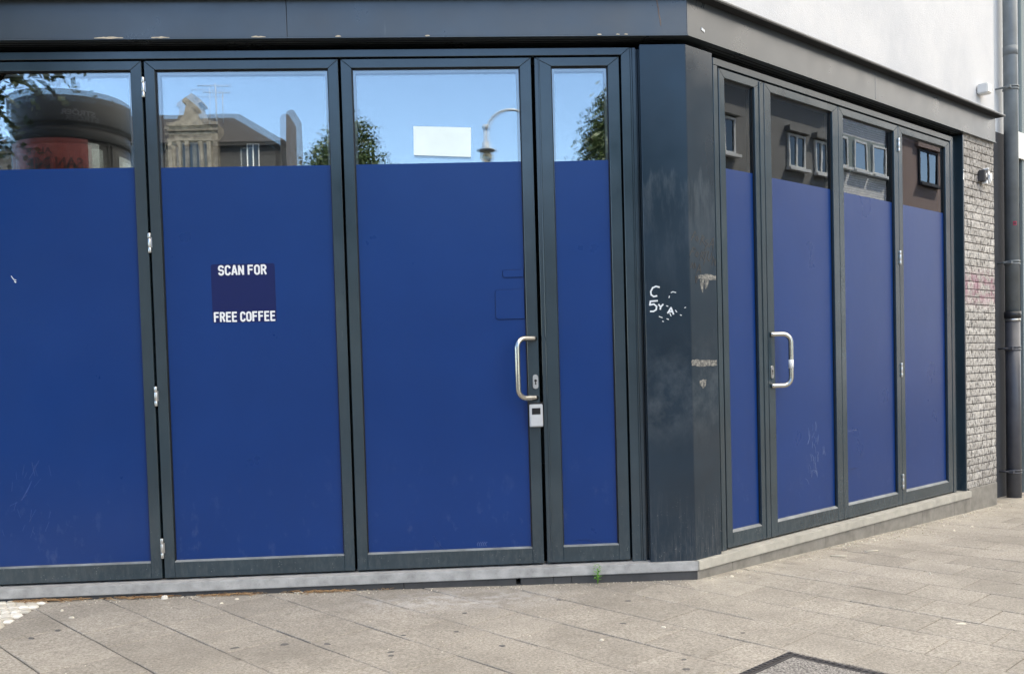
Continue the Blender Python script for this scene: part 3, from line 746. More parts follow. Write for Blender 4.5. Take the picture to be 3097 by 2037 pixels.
# condensed grotesque capitals drawn as pen strokes on a unit cell
def arcp(cx_, cy_, rx, ry, a0, a1, n=7): return [(cx_+rx*math.cos(R(a0+(a1-a0)*i/n)), cy_+ry*math.sin(R(a0+(a1-a0)*i/n))) for i in range(n+1)]
GL = {
 'S': [arcp(.5, .77, .42, .23, 15, 180)+arcp(.5, .68, .42, .17, 180, 250, 3)+arcp(.5, .34, .42, .17, 70, 0, 3)+arcp(.5, .24, .42, .24, 0, -165)],
 'C': [arcp(.5, .74, .42, .26, 10, 180)+arcp(.5, .26, .42, .26, 180, 350)],
 'O': [arcp(.5, .74, .42, .26, 0, 180)+arcp(.5, .26, .42, .26, 180, 360)+[(.92, .74)]],
 'A': [[(.04, 0), (.44, 1), (.56, 1), (.96, 0)], [(.2, .28), (.8, .28)]],
 'N': [[(.08, 0), (.08, 1), (.92, 0), (.92, 1)]],
 'F': [[(.12, 0), (.12, 1), (.92, 1)], [(.12, .54), (.82, .54)]],
 'E': [[(.92, 0), (.12, 0), (.12, 1), (.92, 1)], [(.12, .54), (.84, .54)]],
 'R': [[(.10, 0), (.10, 1), (.5, 1)]+arcp(.55, .76, .35, .24, 90, -90)+[(.10, .52)], [(.52, .52), (.92, 0)]]}
def pen_text(F, body, s0, s1, z0, z1, o, mat, par, name="lettering"):
    adv = [(.55 if ch == ' ' else 1.36) for ch in body]; tot = sum(adv)-.36; u = (s1-s0)/tot; x = s0; mb = MB(); w = (z1-z0)*.175; q = 0
    for ch, a in zip(body, adv):
        for pl in GL.get(ch, []):
            stroke(mb, F, [(x+p[0]*u, z0+w/2+p[1]*(z1-z0-w)) for p in pl], w, o-.0003, o+.0004+q*.00002); q += 1
        x += a*u
    return mb.build(name, mat, par)
pen_text(FA, "SCAN FOR", .474, .730, 1.646, 1.702, OG+.0016, m_letter, st)
pen_text(FA, "FREE COFFEE", .441, .769, 1.392, 1.448, OG+.0016, m_letter, st)
# notice behind the glass
mb = MB(); n = 8
mb.prism(lambda s, o, z: FA(s, o, z), [(1.556, 2.283), (1.70, 2.276), (1.870, 2.268), (1.875, 2.429), (1.70, 2.436), (1.558, 2.441)], OG-.0006, OG+.0006)
o = mb.build("paper_notice", m_notice); rebase(o, FA(1.71, -.062, 2.27))
tag(o, "blank white landscape paper sheet on the upper glass of the wide handled door", "notice")
# key box hung at the door edge
kb = thing("key_box", FA(2.19, 0, .768), "small silver key box with black window under the steel handle", "key box")
mb = MB(); mb.box(FA, 2.153, 2.227, .0005, .027, .768, .893); mb.bevel(.003, 2); mb.build("body", m_silver_plastic, kb)
mb = MB(); mb.box(FA, 2.1665, 2.2135, .026, .0285, .837, .872); mb.build("display_window", m_black, kb)
mb = MB(); mb.box(FA, 2.158, 2.222, .0262, .0286, .773, .830); mb.bevel(.0012); mb.build("lower_cover", m_silver_plastic, kb)
mb = MB(); mb.box(FA, 2.148, 2.232, .0004, .022, .8935, .902); mb.bevel(.0012); mb.build("bracket", m_black, kb)
# small box lamp / sensor on the white wall
mb = MB(); mb.box(FB, 3.50, 3.60, .045, .13, 3.245, 3.325); mb.bevel(.008, 2)
sn = thing("wall_sensor", FB(3.55, .045, 3.28), "small white box shaped sensor on the white wall above the coping", "sensor")
mb.build("housing", m_white_plastic, sn)
mb = MB(); c = FB(3.602, .095, 3.285); mb.tube([c, c+Vector((BD.x, BD.y, 0))*.016, c+Vector((BD.x, BD.y, 0))*.026], [.036, .034, .018], 16); mb.build("lens", m_white_plastic, sn)
# torn cable box on the brick pier
cb = thing("cable_box", FB(3.6, .04, 2.58), "small dark box with torn white paper stuck on the grey brick pier", "cable box")
mb = MB(); mb.box(FB, 3.535, 3.615, .034, .085, 2.535, 2.630); mb.bevel(.006, 2); mb.build("box", m_plinth, cb)
mb = MB(); rr = random.Random(5)
for (cs_, cz_, rs_) in ((3.625, 2.605, .022), (3.640, 2.575, .032), (3.632, 2.545, .026), (3.585, 2.528, .020), (3.575, 2.585, .016), (3.60, 2.640, .010)):
    q = [(cs_+rs_*rr.uniform(.5, 1.1)*math.cos(t*.785), cz_+rs_*rr.uniform(.5, 1.2)*math.sin(t*.785)) for t in range(8)]
    mb.prism(FB, q, .05, .088+rr.uniform(0, .012))
mb.build("torn_paper", m_paper, cb)
mb = MB(); mb.prism(FB, [(3.236, 2.52), (3.256, 2.515), (3.255, 2.56), (3.246, 2.585), (3.240, 2.56)], .0365, .0385); mb.prism(FB, [(3.237, 2.597), (3.256, 2.592), (3.254, 2.606)], .0365, .0388)
o = mb.build("paper_scrap", m_paper); rebase(o, FB(3.246, .037, 2.55)); tag(o, "torn white paper scrap stuck on the metal edge left of the brick pier", "paper scrap")

# =================================================================== NEIGHBOUR AND DRAINPIPE
ON = -.15
nb_ = thing("neighbouring_building", FB(5.0, ON, -.25), "set back white building with dark grey painted base right of the drainpipe", "building")
mb = MB(); mb.box(FB, S_END+.001, 30, ON-9, ON, -.6, 14); mb.build("wall", m_white_nb, nb_)
mb = MB(); mb.box(FB, S_END+.001, 4.935, ON, ON+.004, -.6, 3.11); mb.build("painted_base", m_dark_paint, nb_)
mb = MB(); mb.box(FB, 4.936, 5.06, ON, ON+.03, -.6, 13.9); mb.bevel(.004); mb.build("pilaster", m_teal, nb_)
mb = MB(); mb.box(FB, 5.0605, 30, ON, ON+.006, -.6, .55); mb.build("painted_base", m_teal, nb_)
mb = MB(); mb.box(FB, 4.80, 5.35, -.118, -.104, 2.92, 3.165); mb.bevel(.003)
o = mb.build("house_sign", m_paper); rebase(o, FB(5.07, -.11, 3.04)); tag(o, "plain white sign plate on the wall right of the drainpipe", "sign")
PS, PO = 4.476, -.052
dp = thing("drainpipe", FB(PS, PO, -.24), "grey round drainpipe running down the wall beside the brick pier", "drainpipe")
c = FB(PS+.006, PO, 0); c2 = FB(PS-.016, PO, 0)
def pipe(z0, z1, r, name, mat, par=dp, cc=c):
    mb = MB(); mb.tube([(cc.x, cc.y, z0), (cc.x, cc.y, (z0+z1)/2), (cc.x, cc.y, z1)], r, 32); return mb.build(name, mat, par)
pipe(1.43, 6.0, .0595, "upper_pipe", m_zinc); pipe(6.0, 13.5, .0595, "upper_pipe", m_zinc); pipe(3.78, 3.86, .0612, "pipe_joint", m_zinc)
pipe(-.30, 1.44, .0625, "lower_pipe", m_pipe_dark)
pipe(1.425, 1.485, .071, "rubber_collar", m_collar); pipe(1.398, 1.420, .066, "hose_clamp", m_alu)
for zb, mt in ((3.49, m_zinc), (1.925, m_zinc), (1.15, m_pipe_dark), (.03, m_pipe_dark)):
    mb = MB()
    for dz in (-.012, .012): mb.tube([(c.x, c.y, zb+dz-.007), (c.x, c.y, zb+dz), (c.x, c.y, zb+dz+.007)], [.066, .068, .066], 28)
    a = FB(PS-.075, PO+.01, zb); b_ = FB(PS-.075, ON-.01, zb); mb.tube([a, b_], .009, 8)
    mb.box(FB, PS-.095, PS-.05, PO-.005, PO+.03, zb-.012, zb+.012)
    mb.build("pipe_bracket", mt, dp)
mb = MB(); n = 8; q = []
for i in range(n+1):
    a = -2.05+i*.5/n; q.append((c.x+.0602*math.cos(a+.1), c.y+.0602*math.sin(a+.1)))
q2 = [(c.x+.0612*math.cos(-2.05+i*.5/n+.1), c.y+.0612*math.sin(-2.05+i*.5/n+.1)) for i in range(n+1)]
mb.footprint(q+q2[::-1], 2.255, 2.292)
o = mb.build("small_sticker", m_red); rebase(o, (c.x, c.y-.06, 2.27)); tag(o, "tiny red sticker with black lettering on the grey drainpipe", "sticker")
mb = MB(); add_text(mb, "CMB", lambda u, v, f: Vector((c.x+.0618*math.cos(-1.92+.4*u), c.y+.0618*math.sin(-1.92+.4*u), 2.260+.027*v)), .03); lt = mb.build("lettering", m_black, o, True)

# =================================================================== PAVEMENT THINGS
# access cover
mh = thing("access_cover", (MC.x, MC.y, zg(MC.x, MC.y)), "rectangular iron framed cover filled with pebble concrete sunk in the paving", "manhole cover")
def FM(a, b_, z):
    p = MC+UD*a-VD*b_; return Vector((p.x, p.y, zg(p.x, p.y)+z))
def fbox(mb, a0, a1, b0, b1, z0, z1):
    vs = [mb.bm.verts.new(FM(a, b_, z)) for z in (z0, z1) for a, b_ in ((a0, b0), (a1, b0), (a1, b1), (a0, b1))]
    for f in ((3, 2, 1, 0), (4, 5, 6, 7), (0, 1, 5, 4), (1, 2, 6, 5), (2, 3, 7, 6), (3, 0, 4, 7)): mb.face([vs[i] for i in f])
mb = MB(); S = .60
for (a0, a1, b0, b1) in ((0, S, 0, .026), (0, S, S-.026, S), (0, .026, .026, S-.026), (S-.026, S, .026, S-.026)): fbox(mb, a0, a1, b0, b1, -.02, .0045)
for i in range(22):
    t = .008+i*.0275
    for (a0, a1, b0, b1) in ((t, t+.012, .004, .022), (.004, .022, t, t+.012)): fbox(mb, a0, a1, b0, b1, .0045, .007)
mb.build("frame", m_iron, mh)
mb = MB()
for (a0, a1, b0, b1) in ((.030, S-.030, .030, .044), (.030, S-.030, S-.044, S-.030), (.030, .044, .044, S-.044), (S-.044, S-.030, .044, S-.044)): fbox(mb, a0, a1, b0, b1, -.02, .0042)
mb.build("lid_rim", m_iron, mh)
mb = MB(); fbox(mb, .046, S-.046, .046, S-.046, -.02, .0035); mb.build("infill", m_infill, mh)
# weed
wd = thing("weed", (2.50, -.088, zg(2.5, 0)), "small bright green weed sprouting at the foot of the sill", "plant")
rr = random.Random(11)
mb = MB(); base = Vector((2.50, -.088, zg(2.5, 0)))
for t in range(3): mb.tube([base, base+Vector((rr.uniform(-.01, .01), -.004, .045)), base+Vector((rr.uniform(-.018, .018), -.010, .085))], .0016, 6)
mb.build("stem", m_weed, wd)
mb = MB()
for i in range(30):
    h = .02+.09*(i/30); p = base+Vector((rr.uniform(-.008, .008), -.005, h)); a = i*2.4; L = .034*(1-.35*i/30)
    d = Vector((math.cos(a), math.sin(a)*.7, rr.uniform(.2, .9))).normalized(); s_ = d.cross(Vector((0, 0, 1))).normalized()*L*.16
    v = [mb.bm.verts.new(q) for q in (p, p+d*L*.4+s_, p+d*L-Vector((0, 0, L*.2)), p+d*L*.4-s_)]
    mb.face(v)
mb.build("leaf", m_weed, wd)
# litter along the walls: nobody could count it
rr = random.Random(21); mb = MB()
def strand(x, y, L, a, r):
    p = Vector((x, y, zg(x, y)+.003+rr.uniform(0, .004))); d = Vector((math.cos(a), math.sin(a), rr.uniform(-.05, .25)))
    mb.tube([p, p+d*L*.5+Vector((0, 0, .002)), p+d*L], r, 4)
for i in range(1500):
    x = -.65+2.0*rr.random()**1.5; cl = .5+.5*math.sin(x*13+1.3)
    if rr.random() > cl*1.1: continue
    strand(x, -.058-abs(rr.gauss(0, .022)), rr.uniform(.01, .045), rr.uniform(-.7, .7)+(math.pi if rr.random() < .5 else 0), rr.uniform(.0006, .0014))
tag(mb.build("dry_litter", m_straw), "brown dry needles and straw blown along the foot of the plinth", "litter", kind='stuff')
mb = MB()
for i in range(300):
    s = rr.uniform(-.3, 3.9); p = FB(s, .062+abs(rr.gauss(0, .045)), 0)
    if rr.random() < .5: p = FB(rr.gauss(1.9, .9), .07+abs(rr.gauss(0, .09)), 0)
    r_ = rr.uniform(.002, .0065)*(1.6 if rr.random() < .12 else 1); q = [(p.x+r_*rr.uniform(.6, 1.4)*math.cos(t*1.05), p.y+r_*rr.uniform(.5, 1.2)*math.sin(t*1.05)) for t in range(6)]
    mb.footprint(q, lambda x, y: zg(x, y)-.002, lambda x, y: zg(x, y)+.0025+r_*.3)
for i in range(180):
    x = rr.uniform(-.4, 3.0); y = -.06-abs(rr.gauss(0, .05)); r_ = rr.uniform(.0015, .004); q = [(x+r_*rr.uniform(.6, 1.4)*math.cos(t*1.05), y+r_*rr.uniform(.5, 1.2)*math.sin(t*1.05)) for t in range(6)]
    mb.footprint(q, lambda x, y: zg(x, y)-.002, lambda x, y: zg(x, y)+.002+r_*.3)
for i in range(240):
    x = rr.uniform(-.3, 6.2); y = rr.uniform(-1.8, 2.0); r_ = rr.uniform(.0015, .0035)
    q = [(x+r_*rr.uniform(.6, 1.4)*math.cos(t*1.05), y+r_*rr.uniform(.5, 1.2)*math.sin(t*1.05)) for t in range(6)]
    mb.footprint(q, lambda x, y: zg(x, y)-.002, lambda x, y: zg(x, y)+.002+r_*.2)
tag(mb.build("stone_grit", m_crumb), "pale crumbs and grit scattered along the wall and paving joints", "grit", kind='stuff')
# larger pale bits and chewing gum, each its own thing
def blob(name, x, y, rx, ry, h, mat, ang, label, cat, group):
    mb = MB(); rr2 = random.Random(int((x*77+y*131)*100)); n = 11
    q = []
    for t in range(n):
        a = 2*math.pi*t/n; k2 = rr2.uniform(.75, 1.2); u, w = rx*k2*math.cos(a), ry*k2*math.sin(a)
        q.append(Vector((x+u*math.cos(ang)-w*math.sin(ang), y+u*math.sin(ang)+w*math.cos(ang))))
    c_ = Vector((x, y)); lo = [mb.bm.verts.new((p.x, p.y, zg(p.x, p.y)-.001)) for p in q]
    hi = [mb.bm.verts.new((*(p+(c_-p)*.3), zg(x, y)+h)) for p in q]; mb.face(hi)
    for t in range(n): mb.face((lo[t], lo[(t+1) % n], hi[(t+1) % n], hi[t]))
    o = mb.build(name, mat); rebase(o, (x, y, zg(x, y))); tag(o, label, cat, group); return o
GUM = "flat dark grey chewing gum spot trodden into the beige paving"
for (x, y) in ((2.6, -.48), (2.5, -.89), (1.92, -1.17), (1.44, -1.205), (1.445, -1.255), (1.72, -.93), (1.48, -.96), (2.25, -.41), (1.76, -.61), (3.0, -1.11), (2.63, -1.57), (2.65, -1.45), (.96, -1.03), (.75, -1.06), (1.15, -1.05), (-.24, -.79), (-.17, -.67)):
    blob("gum_spot", x, y, rnd.uniform(.014, .024), rnd.uniform(.009, .016), .0028, m_gum, rnd.uniform(-.6, .6), GUM, "gum spot", "chewing gum spots on the paving")
PEB = "small pale stone chip lying on the beige paving"
for (x, y, r1, r2) in ((2.67, -.98, .016, .009), (2.36, -1.14, .010, .007), (4.39, -.10, .013, .007), (5.30, 1.30, .018, .009), (5.52, 1.45, .022, .010), (5.34, 1.53, .015, .010), (.49, -.25, .013, .008), (.55, -.17, .012, .007), (-.20, -.44, .016, .007), (-.31, -.29, .011, .009), (3.28, -.01, .016, .010)):
    blob("stone_chip", x, y, r1, r2, .006, m_crumb, rnd.uniform(0, 3), PEB, "stone chip", "pale stone chips on the paving")
blob("pebble", .15, -.10, .020, .012, .016, m_cobble, .1, "smooth oval white pebble at the foot of the plinth below the hinged doors", "pebble", None)
blob("paper_scrap", 4.02, -1.08, .024, .010, .002, m_crumb, -.2, "flat white paper scrap alone on the paving right of the iron framed cover", "paper scrap", None)
for i, (p, a, L, lab) in enumerate((((.86, -.085), .15, .045, "cream cigarette end lying by the plinth under the sticker door"), ((4.37, .60), .05, .09, "thin pale wooden stick lying nearest the warm stone sill"), ((4.10, .47), -.35, .10, "long pale wood splinter pointing at the right hand sill"))):
    mb = MB(); v0 = Vector((*p, zg(*p)+.005)); d = Vector((math.cos(a), math.sin(a), 0)); mb.tube([v0-d*L/2, v0+d*L/2], .004, 8)
    o = mb.build("cigarette_end" if i == 0 else "wood_splinter", m_crumb); rebase(o, v0); tag(o, lab, "litter")

# =================================================================== THE STREET BEHIND THE CAMERA (seen in the glass)
# advertising column
ac = Vector((-2.661, -6.0, zg(-2.661, -6.0))); AR = .661
col = thing("advertising_column", ac, "round dark advertising column with red poster mirrored in the leftmost glass", "advertising column")
m_col = simple("column_grey", (.018, .019, .022), .5, .1); m_colglass = simple("column_glass", (.010, .011, .012), .4, .1)
m_poster = N("poster_red"); m_poster.col(m_poster.mix(m_poster.ramp(m_poster.noise(1.3, 3), .4, .65), (.24, .05, .045), (.30, .11, .095))); m_poster.rough(.25); m_poster = m_poster.m
m_poster2 = simple("poster_pale", (.55, .60, .56), .3, .2, 3)
zb = -ac.z
mb = MB(); mb.lathe(ac, [(AR*.98, 0), (AR*.98, .5), (AR*.955, .52), (AR*.955, 3.82+zb)], 72); mb.build("glazed_drum", m_colglass, col)
mb = MB(); mb.lathe(ac, [(AR*.965, 3.78+zb), (AR*.965, 3.915+zb), (AR*.94, 3.92+zb), (AR*.94, 3.955+zb), (AR*.995, 3.96+zb), (AR, 3.975+zb), (AR, 4.305+zb), (AR*.985, 4.315+zb), (.3, 4.33+zb)], 72); cap = mb.build("cap_ring", m_col, col)
def arc_sheet(t0, t1, z0, z1, r, mat, name, par, n=16):
    mb = MB(); a = []
    for i in range(n+1):
        th = R(t0+(t1-t0)*i/n); dx, dy = math.sin(th), math.cos(th)
        a.append([mb.bm.verts.new((ac.x+dx*r2, ac.y+dy*r2, z)) for r2 in (r, r+.004) for z in (z0, z1)])
    for p, q in zip(a, a[1:]):
        mb.face((p[2], q[2], q[3], p[3])); mb.face((p[0], p[1], q[1], q[0])); mb.face((p[1], p[3], q[3], q[1])); mb.face((p[0], q[0], q[2], p[2]))
    mb.face((a[0][0], a[0][2], a[0][3], a[0][1])); mb.face((a[-1][0], a[-1][1], a[-1][3], a[-1][2]))
    return mb.build(name, mat, par)
arc_sheet(-52, 36, .9, 3.775, AR*.957, m_poster, "poster", col, 28)
arc_sheet(36, 47, .9, 3.74, AR*.957, m_poster2, "poster", col, 6)
arc_sheet(72, 104, .9, 3.66, AR*.957, m_poster2, "poster", col, 8)
for th in (57, 62): arc_sheet(th, th+1.0, .6, 3.775, AR*.957, m_col, "glazing_bar", col, 2)
def arc_text(body, t0, t1, z0, z1, r, mat, slant=0, bold=.03):
    mb = MB()
    def fn(u, v, f):
        th = R(t0+(t1-t0)*u); return Vector((ac.x+math.sin(th)*r, ac.y+math.cos(th)*r, z0+(z1-z0)*v+slant*u))
    add_text(mb, body, fn, bold); mb.build("lettering", mat, col, True)
arc_text("STRÖER", 43.6, 12.6, 4.03, 4.10, AR+.003, simple("grey_letter", (.13, .13, .145), .4), 0, .04)
arc_text("ALIVE", 3, -23, 3.60, 3.67, AR*.957+.008, m_black)
arc_text("SAN", 31, 6, 3.44, 3.565, AR*.957+.008, m_black); arc_text("ME", 1, -26, 3.44, 3.565, AR*.957+.008, m_black)

# street lamp
lp = thing("street_lamp", (2.86, -7.0, zg(2.86, -7)), "old style swan neck street lamp mirrored in the handle door glass", "street lamp")
m_lamp = simple("lamp_grey_paint", (.32, .36, .42), .45)
m_globe = N("lamp_globe"); m_globe.col((.75, .74, .62)); m_globe.rough(.1); m_globe.b.inputs['Transmission Weight'].default_value = .6; m_globe = m_globe.m
mb = MB(); mb.lathe((2.86, -7, zg(2.86, -7)), [(.13, 0), (.13, .5), (.09, .55), (.07, .9), (.045, 1.0), (.035, 4.2)], 20); mb.build("post", m_lamp, lp)
pts = [(2.86, -7, 4.05)]+[(2.535+.325*math.cos(R(a)), -7, 4.13+.34*math.sin(R(a))) for a in range(0, 181, 12)]+[(2.21, -7, 4.10)]
mb = MB(); mb.tube(pts, .017, 10); mb.build("swan_neck", m_lamp, lp)
mb = MB(); L0 = Vector((2.21, -7, 0)); mb.lathe(L0, [(.012, 4.29), (.036, 4.275), (.045, 4.25), (.036, 4.225), (.015, 4.205), (.024, 4.195), (.024, 4.06), (.044, 4.055), (.046, 3.985), (.06, 3.975), (.118, 3.952), (.122, 3.94), (.05, 3.935)][::-1], 24); mb.build("lamp_shade", m_lamp, lp)
mb = MB(); mb.lathe(L0, [(.01, 3.79), (.05, 3.80), (.078, 3.84), (.080, 3.88), (.06, 3.925), (.045, 3.934)], 24); mb.build("globe", m_globe, lp)

# gabled stone house across the square
YG = -45.0
def FG(s, o, z): return Vector((s, YG+o, z))
gh = thing("gabled_house", (-12.5, YG, -.1), "sandstone gabled old house with dark tiled roof mirrored in the sticker door glass", "house")
mb = MB(); mb.box(FG, -22, -7.24, -11, 0, -.4, 13.45); mb.build("wall", m_dark_brick, gh)
mb = MB(); ov = .35
vs = [mb.bm.verts.new(p) for p in ((-22.3, YG+ov, 13.42), (-6.95, YG+ov, 13.42), (-6.95, YG-11.3, 13.42), (-22.3, YG-11.3, 13.42), (-19, YG-5.2, 16.35), (-10.5, YG-5.2, 16.35))]
for f in ((0, 1, 5, 4), (1, 2, 5), (2, 3, 4, 5), (3, 0, 4), (3, 2, 1, 0)): mb.face([vs[i] for i in f])
mb.build("roof", m_roof, gh)
gab = [(-12.94, -.2), (-10.42, -.2), (-10.42, 14.33), (-10.60, 14.42), (-10.95, 14.50), (-11.17, 14.72), (-11.27, 15.05), (-11.40, 15.40), (-11.22, 15.46), (-11.26, 15.60), (-11.68, 15.93), (-12.12, 15.60), (-12.16, 15.46), (-11.96, 15.40), (-12.06, 15.02), (-12.16, 14.74), (-12.38, 14.52), (-12.76, 14.42), (-12.94, 14.33)]
mb = MB(); mb.prism(FG, gab, -.9, .45); mb.build("gable", m_sandstone, gh)
mb = MB()
for z0, z1, o in ((14.22, 14.38, .62), (13.95, 14.05, .56), (13.42, 13.55, .60)): mb.box(FG, -13.0, -10.36, .45, o, z0, z1)
for x in (-12.86, -12.40, -11.98, -11.28, -10.86, -10.52): mb.box(FG, x-.10, x+.10, .45, .58, 9, 13.42)
mb.build("cornice", m_sandstone, gh)
def window(F, par, s0, s1, z0, z1, o, mull=1, frame=m_white_plastic, sill=True, fw=.06, pane=m_pane):
    mb = MB()
    mb.box(F, s0, s1, o-.10, o+.04, z0, z0+fw); mb.box(F, s0, s1, o-.10, o+.04, z1-fw, z1)
    mb.box(F, s0, s0+fw, o-.10, o+.04, z0+fw, z1-fw); mb.box(F, s1-fw, s1, o-.10, o+.04, z0+fw, z1-fw)
    for i in range(mull):
        x = s0+(s1-s0)*(i+1)/(mull+1); mb.box(F, x-fw*.6, x+fw*.6, o-.10, o+.035, z0+fw, z1-fw)
    w = mb.build("window", frame, par)
    mb = MB(); mb.box(F, s0+fw, s1-fw, o-.02, o+.006, z0+fw, z1-fw); mb.build("pane", pane, w)
    if sill: mb = MB(); mb.box(F, s0-.10, s1+.10, o, o+.16, z0-.09, z0-.005); mb.build("window_sill", frame, w)
    return w
for x0, x1 in ((-12.28, -12.08), (-11.88, -11.38), (-11.18, -10.96)): window(FG, gh, x0, x1, 11.6, 13.38, .47, 0, m_dark_brick, False, .03)
window(FG, gh, -9.07, -8.42, 11.9, 13.38, .02, 1, m_white_plastic, True, .05)
window(FG, gh, -15.6, -14.7, 11.9, 13.38, .02, 1, m_white_plastic, True, .05)
mb = MB(); mb.tube([(-10.94, YG-3, 15.2), (-10.94, YG-3, 16.95)], .03, 6); mb.tube([(-11.32, YG-3, 14.9), (-11.32, YG-3, 17.5)], .03, 6)
for z, a, b_ in ((17.32, -12.25, -10.5), (16.95, -12.0, -10.55)):
    mb.tube([(a, YG-3, z+.05), (b_, YG-3, z)], .022, 6)
    for i in range(9): x = a+(b_-a)*i/8; mb.tube([(x, YG-3.25, z+.03), (x, YG-2.75, z+.03)], .012, 4); mb.tube([(x, YG-3, z-.09), (x, YG-3, z+.12)], .012, 4)
mb.build("roof_aerial", m_lamp, gh)
pw = MB(); 
q = [(-6.90, -.2), (-6.35, -.2)]+[(-6.625+.275*math.cos(R(a)), 14.78+.28*math.sin(R(a))) for a in range(0, 181, 20)]
pw.prism(FG, q, -1.6, .3)
o = pw.build("party_wall", plaster("chimney_wall_render", (.085, .08, .085))); rebase(o, (-6.6, YG, -.1)); tag(o, "tall dark round topped firewall beside the gabled house, mirrored in glass", "wall")

# trees
def tree(name, x, y, trunk_h, crown, n, leaf, mat, label, seed, limbs=6):
    rr = random.Random(seed); z0 = zg(x, y)-.05
    t = thing(name, (x, y, z0), label, "tree")
    mb = MB(); mb.tube([(x, y, z0), (x+.05, y, z0+trunk_h*.5), (x, y+.05, z0+trunk_h)], [.24, .19, .14], 10)
    for i in range(limbs):
        cx_, cy_, cz_, rx, ry, rz = rr.choice(crown); p = Vector((cx_, cy_, cz_))+Vector((rr.uniform(-.6, .6)*rx, rr.uniform(-.6, .6)*ry, rr.uniform(-.4, .6)*rz))
        a = Vector((x, y, z0+trunk_h*rr.uniform(.75, 1))); mid = (a+p)/2+Vector((0, 0, .3)); mb.tube([a, mid, p], [.10, .06, .02], 6)
    mb.build("trunk", m_bark, t)
    mb = MB(); vols = [c_[3]*c_[4]*c_[5] for c_ in crown]
    clumps = []
    for i in range(int(n/26)):
        c_ = rr.choices(crown, vols)[0]; d = Vector((rr.gauss(0, 1), rr.gauss(0, 1), rr.gauss(0, 1))).normalized()*rr.uniform(.35, 1.05)**.6
        clumps.append(Vector((c_[0]+d.x*c_[3], c_[1]+d.y*c_[4], c_[2]+d.z*c_[5])))
    for p in clumps:
        cr = leaf*rr.uniform(1.6, 3.6)
        for j in range(26):
            q = p+Vector((rr.gauss(0, 1), rr.gauss(0, 1), rr.gauss(0, .7)))*cr*.6
            d = Vector((rr.gauss(0, 1), rr.gauss(0, 1), rr.gauss(-.3, .8))).normalized(); s_ = d.cross(Vector((rr.gauss(0, 1), rr.gauss(0, 1), rr.gauss(0, 1)))).normalized()
            L = leaf*rr.uniform(.7, 1.3)
            mb.face([mb.bm.verts.new(q), mb.bm.verts.new(q+d*L*.5+s_*L*.33), mb.bm.verts.new(q+d*L), mb.bm.verts.new(q+d*L*.5-s_*L*.33)])
    mb.build("crown", mat, t, True)
    return t
tree("broadleaf_tree", -3.4, -2.3, 2.4, [(-2.22, -2.0, 2.9, .58, .5, .80), (-1.72, -2.0, 3.66, .66, .45, .38), (-1.45, -2.0, 3.50, .22, .2, .14), (-2.9, -2.2, 3.7, 1.0, .8, .9)], 9500, .075, m_leaf_a, "near leafy tree overhanging the advertising column, mirrored at the photo's left edge", 2, 6)
tree("broadleaf_tree", -1.6, -30, 3.5, [(-2.35, -30, 7.4, 1.15, 1.2, 2.6), (-1.75, -30, 9.2, .55, .6, 1.5), (-1.2, -30, 7.2, .75, .8, 1.8), (-2.75, -30, 8.9, .5, .6, .8)], 17000, .15, m_leaf_a, "tall narrow tree mirrored beside the frame left of the white paper notice", 5, 8)
tree("broadleaf_tree", 7.6, -22, 3.2, [(7.3, -22, 6.9, 1.7, 1.5, 1.6), (7.0, -22, 8.3, 1.0, 1.0, 1.0), (6.2, -22, 7.6, .7, .7, .55)], 17000, .13, m_leaf_b, "rounded green tree mirrored at the right of the narrow door glass", 9, 8)

# unseen brick houses added across the square to darken low reflections
def far_house(x0, x1, h, lab, rr_):
    t = thing("added_terraced_house", ((x0+x1)/2, -50, -.3), lab, "house", "added brick houses across the square")
    def F(s_, o, z): return Vector((s_, -50+o, z))
    mb = MB(); mb.box(F, x0, x1, -10, 0, -.6, h); mb.build("wall", m_dark_brick, t)
    mb = MB(); vs = [mb.bm.verts.new(p) for p in ((x0-.1, -49.6, h), (x1+.1, -49.6, h), (x1+.1, -60.4, h), (x0-.1, -60.4, h), (x0-.1, -55, h+2.2), (x1+.1, -55, h+2.2))]
    for f in ((0, 1, 5, 4), (1, 2, 5), (2, 3, 4, 5), (3, 0, 4), (3, 2, 1, 0)): mb.face([vs[i] for i in f])
    mb.build("roof", m_roof, t)
    n = int((x1-x0)/3)
    for i in range(n):
        for z in (4.2, 7.2): xw = x0+(x1-x0)*(i+.5)/n; window(F, t, xw-.55, xw+.55, z, z+1.6, .02, 1, m_white_plastic, True, .07)
LF = "unseen dark brick house added across the square to darken low door film reflections"
for i, (x0, x1, h) in enumerate(((-46, -36, 9.6), (-35.98, -23.5, 10.2), (-5.5, 4, 9.4), (4.02, 14, 10.0), (14.02, 25, 9.6))): far_house(x0, x1, h, LF, i)

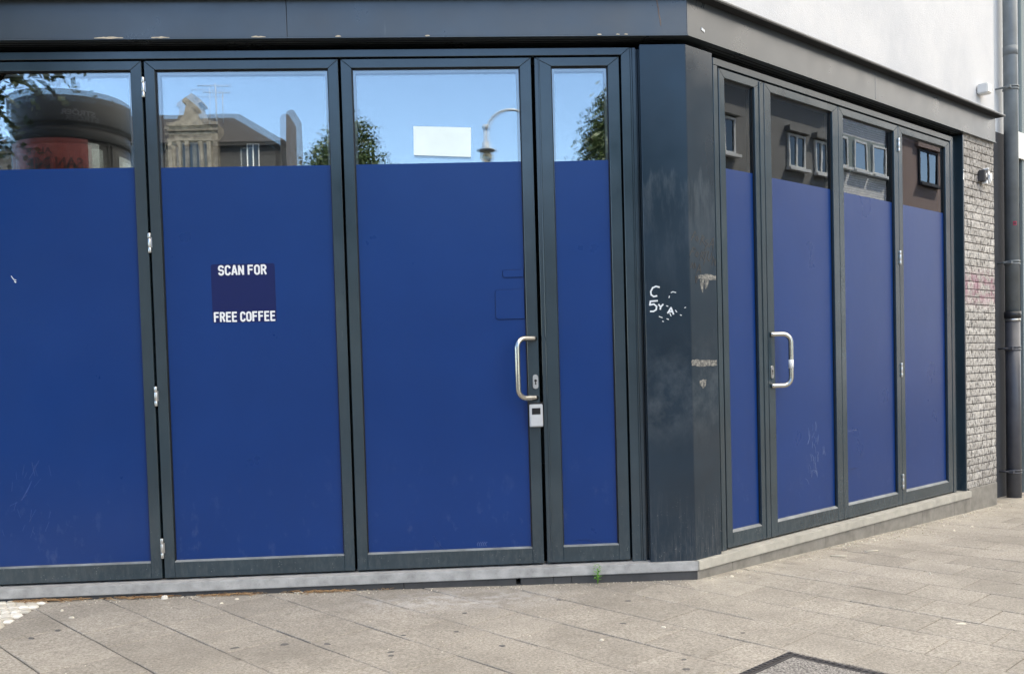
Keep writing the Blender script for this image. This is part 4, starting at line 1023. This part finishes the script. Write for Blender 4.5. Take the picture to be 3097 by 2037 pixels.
# houses across the side street (they face the doors on the right)
WD = 12.0
def FO(s, o, z): return FB(s, WD-o, z)   # o>0 comes out of the facade toward the shop
def street_house(name, label, s0, s1, h, mat, depth=9):
    t = thing(name, FO((s0+s1)/2, 0, -.35), label, "house")
    mb = MB(); mb.box(FO, s0, s1, -depth, 0, -.8, h); mb.build("wall", mat, t)
    mb = MB(); mb.box(FO, s0-.05, s1-.02, -depth-.1, .35, h, h+.15); mb.build("eaves", m_roof, t); return t
h1 = street_house("plastered_house", "dark grey plastered house with white windows mirrored in the right hand glass", 6.0, 22.6, 9.05, m_grey_plaster)
for s0 in (8.0, 12.0, 16.35, 20.15, 21.78): pass
for s0, s1 in ((13.6, 14.6), (16.5, 17.5), (20.18, 21.10), (21.70, 22.40)):
    window(FO, h1, s0, s1, 6.86, 7.86, .03, 1, m_white_plastic, True, .07)
    window(FO, h1, s0, s1, 3.5, 4.9, .03, 1, m_white_plastic, True, .07)
mb = MB()
for s0, s1 in ((16.5, 17.5), (20.18, 21.10), (21.70, 22.40)): mb.box(FO, s0-.12, s1+.12, 0, .20, 7.90, 8.06)
mb.build("window_hood", m_grey_plaster, h1)
h2 = street_house("brick_house", "pale grey brick house with white band windows mirrored in the third right hand pane", 22.65, 27.3, 9.15, m_white_brick)
mb = MB(); mb.box(FO, 22.7, 26.3, 0, .03, 7.14, 8.30); mb.build("panel", m_teal, h2)
mb = MB(); mb.box(FO, 26.3, 26.62, 0, .12, -.5, 9.1); mb.build("pilaster", m_dark_paint, h2)
for i, (s0, s1) in enumerate(((22.72, 23.65), (24.05, 24.95), (25.3, 26.2))): window(FO, h2, s0, s1, 7.24, 8.22, .04, 0, m_white_plastic, True, .07, (m_pane, m_pane_sky, m_pane_sky)[i])
h3 = street_house("rendered_house", "red brown rendered house mirrored in the rightmost pane", 27.35, 46, 9.3, m_red_plaster)
for s0, s1 in ((28.7, 30.2), (33, 34.5)): 
    window(FO, h3, s0, s1, 7.35, 8.55, .03, 1, m_dark_paint, True, .07, m_pane_sky)
mb = MB(); mb.box(FO, 28.5, 30.4, 0, .14, 8.60, 8.80); mb.build("window_hood", m_red_plaster, h3)
